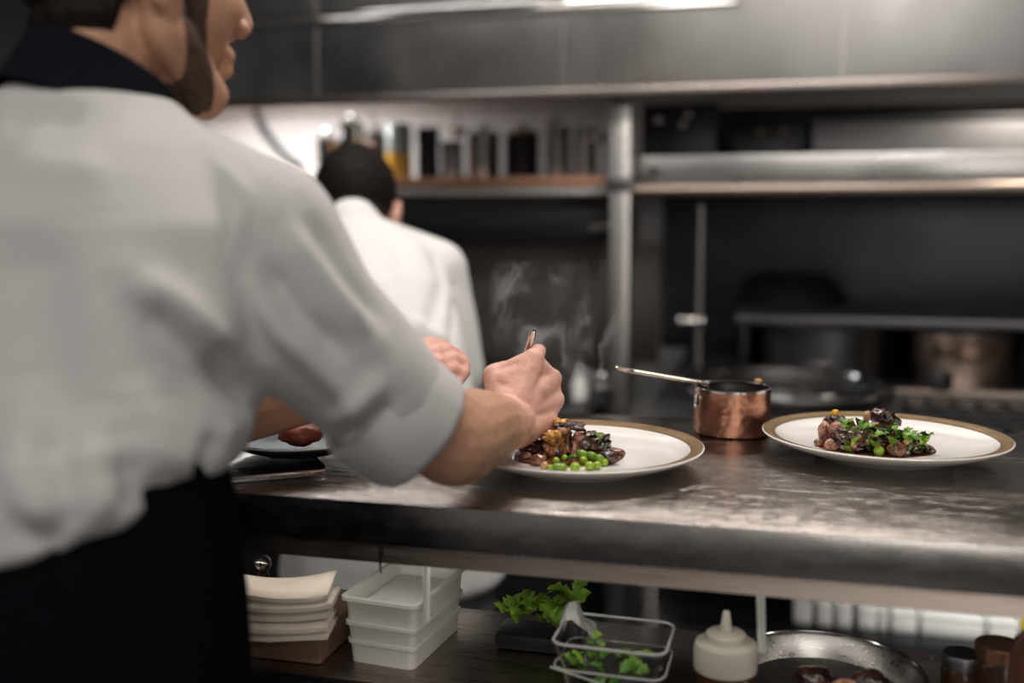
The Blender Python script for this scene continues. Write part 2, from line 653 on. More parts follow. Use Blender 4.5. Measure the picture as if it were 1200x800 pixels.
# ------------------------------------------------------------------ pass counter
ZT = 1.0
YF, YB = 0.914, 1.43
CX0, CX1 = -1.75, 1.0
ctr = thing('pass_counter', 'long stainless steel pass counter carrying the plated dishes and copper pan', 'counter', ((CX0 + CX1) / 2, (YF + YB) / 2, 0))
MB().box((CX0, YF + 0.0035, ZT - 0.043), (CX1, YB, ZT), 0.003).build('worktop', M['counter'], ctr, True)
MB().box((CX0, YF, ZT - 0.0435), (CX1, YF + 0.0034, ZT - 0.0004), 0.0015).build('front_lip', M['lip'], ctr, True)
b = MB()
b.loft([[(x, YF + 0.020, ZT - 0.0433), (x, YF + 0.014, ZT - 0.0665), (x, YF + 0.016, ZT - 0.0668), (x, YF + 0.024, ZT - 0.0433)] for x in (CX0 + 0.01, CX1 - 0.01)])
b.build('front_rail', M['rail'], ctr, True, smooth=20)
MB().box((CX0 + 0.01, YB - 0.03, ZT - 0.085), (CX1 - 0.01, YB - 0.012, ZT - 0.0432), 0.001).build('rear_rail', M['steel_dark'], ctr, True)
MB().box((CX0 + 0.2, 0.944, 0.949), (CX1 - 0.2, 0.960, ZT - 0.0434), 0.001).build('fill_housing', M['white_box'], ctr, True)  # made-up housing, out of view, for the added lower shelf fill
ZS = 0.80
YS = 1.165
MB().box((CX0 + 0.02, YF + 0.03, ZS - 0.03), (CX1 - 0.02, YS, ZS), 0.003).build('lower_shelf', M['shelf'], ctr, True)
MB().box((CX0 + 0.02, YF + 0.06, 0.16), (CX1 - 0.02, YB - 0.02, 0.19), 0.003).build('bottom_shelf', M['steel_dark'], ctr, True)
pl = on_Y(761, 700, YB - 0.03).x
for x in (CX0 + 0.05, pl, CX1 - 0.05):
    for y in (YF + 0.055, YB - 0.035):
        if x == pl and y < 1.2:
            continue
        MB().box((x - 0.013, y - 0.013, 0), (x + 0.013, y + 0.013, ZT - 0.0434), 0.002).build('leg', M['steel'], ctr, True)
for px, py, pe in ((500, 645, 726), (889, 698, 764)):
    p = on_Y(px, py, YF + 0.040)
    e = on_Y(px + (4 if px > 800 else 0), pe, YF + 0.040)
    MB().tube([e, (p.x, p.y, ZT - 0.0434)], 0.0040).build('hanger_rod', M['tub'] if px < 800 else M['clear_rim'], ctr, True)


# ------------------------------------------------------------------ plates and food
def plate(name, label, c, R=0.139):
    t = thing(name, label, 'plate', (c[0], c[1], ZT))
    s = R / 0.139
    prof = [(0, 0.004), (0.066, 0.003), (0.070, 0.0), (0.076, 0.0), (0.079, 0.0035), (0.100, 0.0085), (0.122, 0.0160), (0.135, 0.0220),
            (0.1385, 0.0245), (0.1390, 0.0258), (0.1380, 0.0266), (0.1365, 0.0264), (0.126, 0.0236), (0.122, 0.0215), (0.112, 0.0178), (0.096, 0.0150), (0.06, 0.0138), (0, 0.0135)]
    MB().lathe([(r * s, z) for r, z in prof], 96).build('dish', M['ceramic'], t, smooth=60)
    band = [(0.1245, 0.0234), (0.1366, 0.02662), (0.1376, 0.02680), (0.1366, 0.0270), (0.1255, 0.0245), (0.1238, 0.0236), (0.1240, 0.0231), (0.1245, 0.0234)]
    MB().lathe([(r * s, z) for r, z in band], 96).build('bronze_band', M['gold'], t)
    return t


P1 = Vector((-0.206, 1.110, 0))
P2 = Vector((0.131, 1.252, 0))
plate('dinner_plate', 'white plate with bronze band under the hand of the chef plating meat', P1)
plate('dinner_plate', 'white plate with bronze band beside the copper pan, fully dressed', P2)
ZP = ZT + 0.0139


def pix(px, py, z):
    p = on_z(px, py, z)
    return p, (p - CAM).dot(FW) / FPX


def food(name, label, cat, px, base, wpx, hpx, m, seed, amp=0.18, freq=1.6, dz=0.0, deep=1.0, tilt=0.0, group=None, sub=4):
    """one bite of food whose foot stands at pixel (px, base), WPX wide and HPX high"""
    z = ZP + dz
    p, k = pix(px, base, z)
    r = (wpx * k / 2, wpx * k / 2 * deep, hpx * k / 2)
    p = p + Vector((0, 1, 0)) * r[1] * 0.7
    b = MB()
    rot = Matrix.Rotation(YAW, 3, 'Z') @ Matrix.Rotation(tilt, 3, 'Y')
    blob(b, (0, 0, 0), r, seed, amp, freq, rot, sub)
    o = b.build(name, m, None, smooth=180)
    o.location = (p.x, p.y, z)
    return tag(o, label, cat, group)


def leaf_mesh(L, W, curl, lobes=3, n=7, seed=0, thick=0.0004):
    """a lobed, cupped leaf lying along +x"""
    rnd = random.Random(seed)
    b = MB()
    rows = []
    for i in range(n + 1):
        t = i / n
        wv = W * math.sin(PI * min(1, t * 0.93 + 0.07)) ** 0.7 * (1 + 0.28 * math.sin(t * lobes * 2 * PI + rnd.random()))
        if i == n:
            wv *= 0.2
        z = curl * L * math.sin(t * PI * 0.9)
        row = []
        for j in (-1, -0.5, 0, 0.5, 1):
            zz = z + abs(j) * wv * 0.35 + 0.08 * W * rnd.uniform(-1, 1)
            row.append((t * L, j * wv, zz))
        rows.append(row)
    for s in (0, 1):
        V = [[b.bm.verts.new((x, y, z - s * thick)) for x, y, z in r] for r in rows]
        for a, c in zip(V, V[1:]):
            for j in range(4):
                f = (a[j], a[j + 1], c[j + 1], c[j])
                b.bm.faces.new(f if s == 0 else f[::-1])
    return b


def leaf(name, label, cat, loc, L, W, curl, yaw, pitch, m, seed, group=None, parent=None, lobes=3):
    b = leaf_mesh(L, W, curl, lobes, 7, seed)
    me = b.mesh(name)
    o = link(name, me, m, parent, 60)
    o.location = loc
    o.rotation_euler = (random.uniform(-0.4, 0.4), -pitch, yaw)
    return tag(o, label, cat, group)


def sauce_pool(label, pts, z):
    """a flat spill with a raised rounded lip; pts are pixel outline points on the plate"""
    P = [on_z(x, y, z) for x, y in pts]
    c = sum(P, Vector()) / len(P)
    ring = []
    n = len(P)
    for i in range(n):
        for k in range(4):
            t = k / 4
            p0, p1, p2, p3 = P[i - 1], P[i], P[(i + 1) % n], P[(i + 2) % n]
            ring.append(0.5 * ((2 * p1) + (p2 - p0) * t + (2 * p0 - 5 * p1 + 4 * p2 - p3) * t * t + (3 * p1 - p0 - 3 * p2 + p3) * t ** 3))
    b = MB()
    R = [[c + (p - c) * 1.0 for p in ring], [c + (p - c) * 0.99 + Vector((0, 0, 0.0009)) for p in ring], [c + (p - c) * 0.93 + Vector((0, 0, 0.0014)) for p in ring], [c + (p - c) * 0.5 + Vector((0, 0, 0.0014)) for p in ring]]
    b.loft(R)
    o = b.build('sauce_pool', M['sauce'], None, smooth=60)
    return base_of(tag(o, label, 'sauce'))


# plate under the hand
sauce_pool('glossy brown sauce smear under the meat on the plate being dressed', [(602, 540), (640, 547), (690, 548), (724, 541), (732, 528), (700, 522), (640, 522), (606, 528)], ZP)


def roast_piece():
    p, k = pix(655, 537, ZP)
    p = p + Vector((0, 0.016, 0))
    t = thing('roast_meat_piece', 'tall browned roast meat chunk with golden glaze and pink cut side', 'meat', (p.x, p.y, ZP + 0.001), YAW)
    def chunk(lo, hi, bev, m, name, amp, seed, rot):
        b = MB()
        b.box(lo, hi, bev, rot, 3)
        bmesh.ops.subdivide_edges(b.bm, edges=b.bm.edges, cuts=4, use_grid_fill=True)
        c = (Vector(lo) + Vector(hi)) / 2
        for v in b.bm.verts:
            q = v.co + Vector((seed, 0, 0))
            n = noise.noise(q * 60) * 1.1 + (abs(noise.noise(q * 120)) - 0.25) * 1.6 + noise.noise(q * 260) * 0.7
            v.co += (v.co - c).normalized() * n * amp
            v.co.z = max(v.co.z, 0)
        b.build(name, m, t, smooth=180)
    Ry = lambda a: Matrix.Rotation(a, 4, 'Y')
    chunk((-0.021, -0.014, 0), (0.013, 0.014, 0.031), 0.006, M['roast'], 'roast_crumb', 0.0056, 1, Ry(-0.10))
    chunk((0.009, -0.012, 0.001), (0.021, 0.013, 0.029), 0.004, M['pink'], 'cut_face', 0.0050, 2, Ry(0.16))
    chunk((-0.017, -0.016, 0.020), (-0.001, -0.008, 0.029), 0.003, M['golden'], 'glaze', 0.0055, 3, Ry(-0.2))
    chunk((-0.014, -0.010, 0.029), (0.021, 0.014, 0.036), 0.003, M['braise'], 'crust', 0.0062, 4, Ry(0.10))
    chunk((-0.010, -0.006, 0.035), (0.004, 0.006, 0.040), 0.002, M['golden'], 'crisp_top', 0.0050, 5, Ry(0.05))


roast_piece()
F = food
F('braised_meat_piece', 'dark braised meat lump half hidden behind the plating hand', 'meat', 619, 534, 30, 19, M['braise'], 1, 0.25)
F('braised_meat_piece', 'crinkled black braised meat lump under a herb leaf near the tall chunk', 'meat', 693, 538, 40, 27, M['braise'], 2, 0.34, 2.4)
F('braised_meat_piece', 'glossy brown meat lump at sauce edge beyond the green peas', 'meat', 712, 545, 26, 15, M['braise'], 3, 0.26, 2.2, deep=0.8)
F('bean', 'single glossy brown bean lying apart at the far edge of sauce smear', 'bean', 721, 535, 20, 9, M['bean'], 4, 0.05, deep=0.6)
F('onion_piece', 'pale pink onion piece beside the plating hand', 'onion', 614, 539, 17, 9, M['pink'], 6, 0.15, deep=0.7)
F('bean', 'brown bean at the foot of the tall roast chunk', 'bean', 630, 547, 19, 14, M['bean'], 7, 0.12, deep=0.8)
F('onion_piece', 'small tan onion bit in front of the tall roast chunk', 'onion', 637, 552, 10, 10, M['onion'], 8, 0.2)
PEAG = 'green peas on the plate being dressed'
for i, (x, y, wv, h) in enumerate([(651, 545, 9, 9), (644, 553, 8, 9), (673, 554, 13, 12), (690, 552, 12, 11), (699, 551, 11, 10), (661, 541, 8, 8), (708, 547, 9, 9), (683, 545, 10, 10)]):
    F('pea', ['pea behind the tan onion bit, smallest by the roast chunk', 'pea touching the tan onion bit in the near row', 'big round pea alone in middle of the near row', 'second big round pea of the near row, towards the braised lumps', 'pea squeezed behind the second big round pea', 'pea high against the roast chunk foot', 'last pea of the near row under the glossy brown lump', 'pea nestled among the split green beans'][i], 'pea', x, y, wv, h, M['pea'], 20 + i, 0.05, group=PEAG, sub=2)
PODG = 'split green beans among peas on the plate being dressed'
for i, (x, y, wv, h, tl) in enumerate([(655, 552, 20, 9, 0.05), (683, 540, 18, 12, 0.5), (694, 541, 16, 10, 0.6), (703, 544, 14, 10, 0.7), (680, 534, 14, 9, 0.3)]):
    F('green_bean', ['flat split green bean lying lengthwise in the near pea row', 'split green bean leaning beside the dark herb leaf', 'split green bean in the middle of the green heap', 'split green bean next to the glossy brown meat lump', 'topmost split green bean of the green heap'][i], 'bean', x, y, wv, h, M['pod'], 40 + i, 0.06, tilt=tl, deep=0.5, group=PODG, sub=2, dz=0.002 * (i > 0))
for i, (x, y, L, yw, pt, lab) in enumerate([(700, 522, 0.016, 0.6, 0.9, 'upright bright herb leaf on the crinkled braised meat lump'), (684, 515, 0.017, 0.1, 0.1, 'flat dark herb leaf lying on top of the crinkled braised meat lump'), (662, 541, 0.016, -0.4, 0.4, 'dark herb leaf tucked between roast chunk and peas')]):
    p = on_Y(x, y, 1.085 if i < 2 else 1.055)
    leaf('herb_leaf', lab, 'herb', p, L, L * 0.38, 0.15, yw + YAW, pt, M['leaf2' if i == 0 else 'leaf'], 3 + i)

# dressed plate beside the copper pan
sauce_pool('thin red brown sauce spill around the food on the fully dressed plate', [(955, 521), (975, 531), (1020, 538), (1060, 537), (1092, 533), (1097, 527), (1085, 520), (1040, 514), (975, 514)], ZP)
F('braised_meat_piece', 'broad dark meat mound under the herbs on fully dressed plate', 'meat', 1022, 531, 88, 26, M['braise'], 60, 0.28, 2.4, deep=0.5)
F('braised_meat_piece', 'dark crusted meat strip topping the herb mound', 'meat', 1036, 505, 36, 22, M['braise'], 61, 0.3, 2.2, dz=0.012, deep=0.6, tilt=0.35)
PK = 'pinkish meat nuggets on the fully dressed plate'
NL = ['tall pale pink nugget at the outer end of the heap on dressed plate', 'biggest pink nugget in the middle of the heap on dressed plate', 'pink nugget low in the heap, under the biggest pink one', 'browned nugget at upper outer corner of the heap on dressed plate', 'black nugget in the upper heap below the yellow crisp bit',
      'orange brown nugget between biggest pink nugget and the herbs', 'small pink nugget at edge of the herbs on dressed plate', 'pale pink nugget on top of the herb mound', 'small browned nugget next to the tan onion sliver', 'black nugget directly under the yellow crisp bit', 'browned nugget under the dark crusted meat strip']
for i, (x, y, wv, h, dz, m) in enumerate([(966, 519, 15, 25, 0.0, 'pink'), (981, 516, 19, 20, 0.006, 'pink'), (977, 520, 15, 15, 0.0, 'pink'), (971, 503, 13, 14, 0.012, 'roast'), (986, 505, 14, 16, 0.013, 'braise'), (996, 512, 14, 20, 0.008, 'roast'), (1004, 516, 14, 12, 0.008, 'pink'), (1025, 507, 14, 12, 0.016, 'pink'), (1013, 508, 12, 12, 0.014, 'roast'), (978, 500, 14, 14, 0.016, 'braise'), (1040, 514, 16, 14, 0.012, 'roast')]):
    F('meat_nugget', NL[i], 'meat', x, y, wv, h, M[m], 70 + i, 0.16, dz=dz, group=PK)
F('onion_piece', 'pink onion bulb lying in sauce at near end of the nugget heap', 'onion', 975, 529, 18, 14, M['pink'], 90, 0.12, deep=0.8)
F('onion_piece', 'yellow crisp bit on the very top of the nugget heap', 'onion', 979, 489, 9, 9, M['mustard'], 91, 0.2, dz=0.027)
F('onion_piece', 'tan onion sliver standing on the herb mound', 'onion', 1016, 496, 8, 14, M['onion'], 92, 0.2, dz=0.022)
F('bean', 'large glossy dark bean at the near side of the herb mound', 'bean', 1051, 537, 22, 18, M['bean'], 93, 0.1, deep=0.8)
F('bean', 'small bluish black bean beside the large glossy dark bean', 'bean', 1073, 534, 13, 10, M['bean_dark'], 94, 0.08)
F('bean', 'outermost black bean at the tip of sauce spill', 'bean', 1087, 532, 11, 8, M['bean_dark'], 95, 0.08)
F('bean', 'dark bean in sauce below the tall pink nugget', 'bean', 959, 524, 11, 9, M['bean'], 96, 0.08)
for i, (x, y, r) in enumerate([(996, 531, 13), (1030, 536, 13), (1080, 527, 12), (1074, 520, 11), (1084, 519, 10), (1026, 513, 10), (1045, 515, 9), (1062, 524, 10)]):
    F('pea', ['big bright pea near the pink onion bulb', 'big bright pea at near middle of the herb mound', 'pea above the two small black beans', 'pea at the back tip of the herb mound', 'outermost pea at the far tip of the herb mound', 'pea high in the middle of the herbs', 'pea in herbs below the dark crusted meat strip', 'pea behind the large glossy dark bean'][i], 'pea', x, y, r, r, M['pea'], 100 + i, 0.06, dz=0.0 if y > 522 else 0.012, group='green peas on the fully dressed plate', sub=2)


def drop_tree(kinds, c, rad):
    V, Fc = [], []
    for o in COL.objects:
        if o.type == 'MESH' and o.parent is None and o.name.split('.')[0] in kinds and (o.location - Vector((c.x, c.y, ZP))).length < rad:
            off = len(V)
            mw = Matrix.Translation(o.location) @ o.rotation_euler.to_matrix().to_4x4()
            V += [mw @ v.co for v in o.data.vertices]
            Fc += [tuple(q + off for q in p.vertices) for p in o.data.polygons]
    return BVHTree.FromPolygons(V, Fc)


rb = random.Random(12)
for i in range(16):
    x, y = rb.uniform(985, 1075), rb.uniform(515, 531)
    F('meat_bit', 'small chopped brown bit among herbs of the dressed plate', 'meat', x, y, rb.uniform(7, 11), rb.uniform(6, 9), M[rb.choice(['bean', 'braise', 'onion', 'roast', 'pink'])], 150 + i, 0.25, dz=0.016 if y < 522 else (0.009 if y < 527 else 0.002), group='chopped bits on the fully dressed plate', sub=2)
bv = drop_tree({'meat_bit', 'braised_meat_piece', 'meat_nugget', 'onion_piece', 'bean', 'pea', 'sauce_pool'}, P2, 0.16)
rl = random.Random(4)
n_ = 0
while n_ < 64:
    t = rl.random()
    x = 984 + 104 * t + rl.uniform(-6, 6)
    y = 499 + 15 * t + rl.uniform(-4, 24 - 8 * t)
    if x > 1092 or y > 532 or (x < 992 and y < 512):
        continue
    h = bv.ray_cast(CAM, ray(x, y).normalized())
    if h[0] is None:
        continue
    n_ += 1
    L = rl.uniform(0.008, 0.015)
    leaf('herb_leaf', 'chopped green herb leaf ' + ('next to the pink nuggets of the dressed plate' if x < 1013 else 'over the middle of the dressed plate mound' if x < 1052 else 'at the thin tail of the dressed plate mound'), 'herb', h[0] + h[1] * 0.0012 + Vector((rl.uniform(-0.004, 0.004), 0, 0)), L, L * rl.uniform(0.34, 0.46), 0.2, rl.uniform(0, 6.28), rl.uniform(-0.1, 0.8), M['leaf' if rl.random() < 0.5 else 'leaf2'], 200 + n_, 'chopped herb leaves on the fully dressed plate')


# ------------------------------------------------------------------ copper pan
def copper_pan():
    p, k = pix(857, 506, ZT)
    R = 0.0490
    H = 0.060
    t = thing('copper_saucepan', 'small hammered copper saucepan with long brass handle behind the plates', 'saucepan', (p.x, p.y, ZT))
    prof = [(0, 0.0), (R - 0.004, 0.0), (R - 0.001, 0.0015), (R, 0.005), (R, H - 0.001), (R - 0.0022, H - 0.001), (R - 0.0025, 0.006), (R - 0.006, 0.004), (0, 0.004)]
    MB().lathe(prof, 64).build('pan_body', M['copper'], t)
    MB().lathe([(R + 0.0007, H - 0.003), (R + 0.0009, H), (R - 0.001, H + 0.0008), (R - 0.0032, H), (R - 0.003, H - 0.004)], 64).build('rim', M['pot'], t)
    MB().lathe([(R - 0.0032, H - 0.004), (R - 0.0034, 0.008), (R - 0.0036, 0.0065), (R - 0.0036, H - 0.004)], 64).build('tin_lining', M['steel_dark'], t)
    loc = Vector((p.x, p.y, ZT))
    d = (p - CAM).dot(FW)
    a = at(829, 462, d - 0.015) - loc
    a = Vector((a.x, a.y, H + 0.001))
    e = at(724, 431, d - 0.03) - loc
    ax = (e - a).normalized()
    side = ax.cross(Vector((0, 0, 1))).normalized()
    n_ = side.cross(ax)
    start = a + Vector((0.001, 0, -0.006))
    out = a.copy()
    out.z = 0
    out.normalize()
    pts = [start, a + Vector((0, 0, 0.003)), a + ax * 0.010 + Vector((0, 0, 0.004)), a + ax * 0.05 + Vector((0, 0, 0.002)), e - ax * 0.018]
    hn_ = MB().tube(pts, [0.0035, 0.0038, 0.0036, 0.0034, 0.0042], 12, flat=0.7).build('handle', M['brass'], t)
    ring = [e + ax * (-0.010 + 0.0115 * math.cos(u)) + side * 0.0052 * math.sin(u) for u in [2 * PI * i / 20 for i in range(21)]]
    MB().tube(ring, 0.0022, 8, caps=False).build('hanging_eye', M['brass'], hn_)
    o2 = Vector((a.x, a.y, 0)).normalized()
    br = Matrix.Translation(o2 * R + Vector((0, 0, H - 0.018))) @ Vector((0, 0, 1)).rotation_difference(o2).to_matrix().to_4x4()
    hb_ = MB().lathe([(0.0075, -0.001), (0.0075, 0.0018), (0.006, 0.0026), (0, 0.0028)], 20, br @ Matrix.Diagonal((1.5, 1, 1, 1))).build('handle_bracket', M['pot'], t)
    for dz in (-0.005, 0.006):
        MB().ell(o2 * (R + 0.003) + Vector((0, 0, H - 0.018 + dz)), (0.0025, 0.0025, 0.0025), None, 2).build('rivet', M['chrome'], hb_)
    s = MB().lathe([(0, 0.0102), (0.03, 0.0102), (R - 0.0068, 0.011), (R - 0.0068, 0.032), (0.03, 0.0335), (0, 0.033)], 40).build('sauce', M['sauce'], None)
    s.location = loc + Vector((0, 0, 0.0))
    tag(s, 'dark brown sauce standing inside the copper saucepan', 'sauce')
    q = MB()
    blob(q, (0, 0, 0), (0.005, 0.004, 0.0028), 3, 0.25)
    q = q.build('onion_piece', M['golden'], None, smooth=180)
    q.location = loc + Vector((0.032, 0.033, H + 0.0010))
    tag(q, 'golden onion crumb stuck on far rim of the copper saucepan', 'onion')
    leaf('herb_leaf', 'green herb leaf floating in the copper saucepan sauce', 'herb', loc + Vector((0.006, -0.006, 0.0375)), 0.012, 0.005, 0.1, 0.5, 0.3, M['leaf2'], 77)


M['brass'] = mat('pale_brass', (0.80, 0.70, 0.57), 0.2, 1, 0.08, 30)
copper_pan()


# ------------------------------------------------------------------ things at the far end of the counter (steel tray, waiting plate)
def far_end():
    a = on_z(383, 558, ZT)       # near corner of the tray
    t = thing('steel_tray', 'flat stainless tray with rolled rim lying beside the waiting plate', 'tray', (a.x, a.y, ZT), YAW + 0.05)
    Wd, Dp = 0.24, 0.17
    MB().box((-Wd, 0.0, 0.001), (0.0, Dp, 0.004), 0.0012, Matrix.Rotation(0.30, 4, 'Z')).build('tray_floor', M['steel'], t)
    rot = Matrix.Rotation(0.30, 3, 'Z')
    loop = [(-Wd, 0), (-0.012, 0), (-0.003, 0.004), (0, 0.012), (0, Dp), (-Wd, Dp), (-Wd, 0)]
    MB().tube([rot @ Vector((x, y, 0.006)) for x, y in loop], 0.0022, 8, caps=False).build('rolled_rim', M['chrome'], t)
    c = on_z(338, 512, ZT + 0.03)
    t = thing('side_plate', 'shallow dark plate with thin white rim waiting under the sleeve', 'plate', (c.x, c.y + 0.03, ZT + 0.0085))
    MB().lathe([(0, 0.001), (0.045, 0.0), (0.05, 0.001), (0.075, 0.010), (0.088, 0.017), (0.0885, 0.0182), (0.085, 0.0178), (0.05, 0.006), (0, 0.005)], 64).build('dish', M['black'], t)
    MB().lathe([(0.0868, 0.0186), (0.0885, 0.0185), (0.0892, 0.0195), (0.088, 0.0205), (0.0865, 0.0196), (0.0868, 0.0186)], 64).build('white_rim', M['ceramic'], t)
    b = MB()
    blob(b, (0, 0, 0), (0.026, 0.02, 0.014), 33, 0.25)
    o = b.build('meat_slice', mat('red_meat', (0.38, 0.10, 0.06), 0.35, 0, 0.3, 60, 0.4, 200), None, smooth=180)
    o.location = (c.x + 0.005, c.y + 0.02, ZT + 0.0155)
    tag(o, 'reddish meat slice on the waiting dark plate under the sleeve', 'meat')


far_end()


# ------------------------------------------------------------------ things on the lower shelf
def napkins():
    zb = ZS + 0.036
    l0, l1 = on_Y(250, 770, 1.0), on_Y(392, 770, 1.0)
    t = thing('chopping_board', 'brown wooden board carrying the pile of napkins', 'board', ((l0.x + l1.x) / 2, 1.04, ZS + 0.0004))
    MB().box((l0.x, 0.965, ZS + 0.0004), (l1.x, 1.10, zb), 0.004).build('board_slab', M['oak'], t, True)
    for y in (0.99, 1.08):
        MB().box((l0.x + 0.01, y - 0.004, zb + 0.0001), (l0.x + 0.016, y + 0.004, zb + 0.0006)).build('dowel', M['oak'], t, True)
    c = on_z(308, 755, zb) + Vector((0, 0.032, 0))
    labs = ['topmost beige folded linen napkin with curled corner', 'second beige linen napkin from the top of the folded pile', 'middle beige linen napkin of the folded pile', 'fourth beige linen napkin with a dark seam line in the pile', 'lowest beige linen napkin of pile on the shelf']
    z = zb + 0.0007
    for i in range(5):
        k = 4 - i
        rnd = random.Random(50 + i)
        b = MB()
        rings = []
        Wd, Dp, th = 0.122 + rnd.uniform(-0.004, 0.004), 0.056, 0.0085
        nx, ny = 16, 10
        V = {}
        sag = 0.003 + 0.0026 * i
        for s in (0, 1):
            for ix in range(nx + 1):
                for iy in range(ny + 1):
                    u, v = ix / nx * 2 - 1, iy / ny * 2 - 1
                    x, y = u * Wd / 2, v * Dp / 2 * (1 - 0.05 * u)
                    edge = max(abs(u), abs(v))
                    hh = th * (1 if edge < 0.95 else 0.55)
                    lift = (sag * (-0.2 + 0.9 * max(0, -u) ** 1.6 + 0.55 * max(0, u) ** 3) if i else 0.003 * abs(u))
                    if i == 4:
                        lift += 0.004 * u * v
                    zz = lift + s * hh + 0.0006 * noise.noise(Vector((u * 3, v * 3, i * 2.0)))
                    V[s, ix, iy] = b.bm.verts.new((x, y, zz))
        for s in (0, 1):
            for ix in range(nx):
                for iy in range(ny):
                    b.bm.faces.new((V[s, ix, iy], V[s, ix + 1, iy], V[s, ix + 1, iy + 1], V[s, ix, iy + 1]))
        per = [(ix, 0) for ix in range(nx)] + [(nx, iy) for iy in range(ny)] + [(ix, ny) for ix in range(nx, 0, -1)] + [(0, iy) for iy in range(ny, 0, -1)]
        for p, q in zip(per, per[1:] + per[:1]):
            b.bm.faces.new((V[0, p[0], p[1]], V[0, q[0], q[1]], V[1, q[0], q[1]], V[1, p[0], p[1]]))
        o = b.build('linen_napkin', M['napkin'], None, smooth=50)
        o.location = (c.x + rnd.uniform(-0.004, 0.004), c.y + rnd.uniform(-0.004, 0.004), z)
        o.rotation_euler = (0, 0, YAW - 0.02 + rnd.uniform(-0.02, 0.02))
        z += th + 0.0030
        tag(o, labs[k], 'napkin', 'folded linen napkins on the lower shelf')


napkins()


def tub(loc, rz, w_, d_, h_, lab, lip=0.004, fill=False):
    t = thing('plastic_tub', lab, 'tub', loc, rz, 'milky tubs nested on the lower shelf')
    b = MB()
    rnd = 0.008

    def rr(hw, hd, z, r):
        pts = []
        for cx, cy, a0 in ((hw - r, hd - r, 0), (-hw + r, hd - r, PI / 2), (-hw + r, -hd + r, PI), (hw - r, -hd + r, 1.5 * PI)):
            for k in range(5):
                a = a0 + PI / 2 * k / 4
                pts.append((cx + r * math.cos(a), cy + r * math.sin(a), z))
        return pts
    hw, hd = w_ / 2, d_ / 2
    b.loft([rr(hw - .0025, hd - .0025, 0, rnd), rr(hw - .001, hd - .001, h_ - .004, rnd), rr(hw + lip, hd + lip, h_ - .004, rnd), rr(hw + lip, hd + lip, h_, rnd), rr(hw - .002, hd - .002, h_, rnd), rr(hw - .0085, hd - .0085, .003, rnd)])
    b.build('tub_wall', M['tub'], t, smooth=30)
    if fill:
        b = MB()
        b.loft([rr(hw - .012, hd - .012, 0.004, rnd), rr(hw - .0085, hd - .0085, h_ - .016, rnd), rr(hw * 0.6, hd * 0.6, h_ - .013, rnd)])
        o = b.build('cream', M['tub_in'], None, smooth=60)
        o.location = Vector(loc)
        o.rotation_euler = (0, 0, rz)
        tag(o, 'white cream filling the topmost milky tub', 'cream')
    return t


TR = -0.10
tw, td = 0.086, 0.135
tc_ = on_z(496, 789, ZS) + Vector((-tw / 2, td / 2, 0))
tub((tc_.x, tc_.y, ZS + 0.0005), TR, tw - 0.006, td - 0.006, 0.026, 'lowest milky plastic tub standing on the shelf', 0.001)
tub((tc_.x, tc_.y, ZS + 0.027), TR, tw - 0.003, td - 0.003, 0.020, 'middle milky plastic tub between two others', 0.0012)
tub((tc_.x, tc_.y, ZS + 0.0475), TR, tw, td, 0.027, 'topmost open milky plastic tub holding white cream', 0.0025, fill=True)


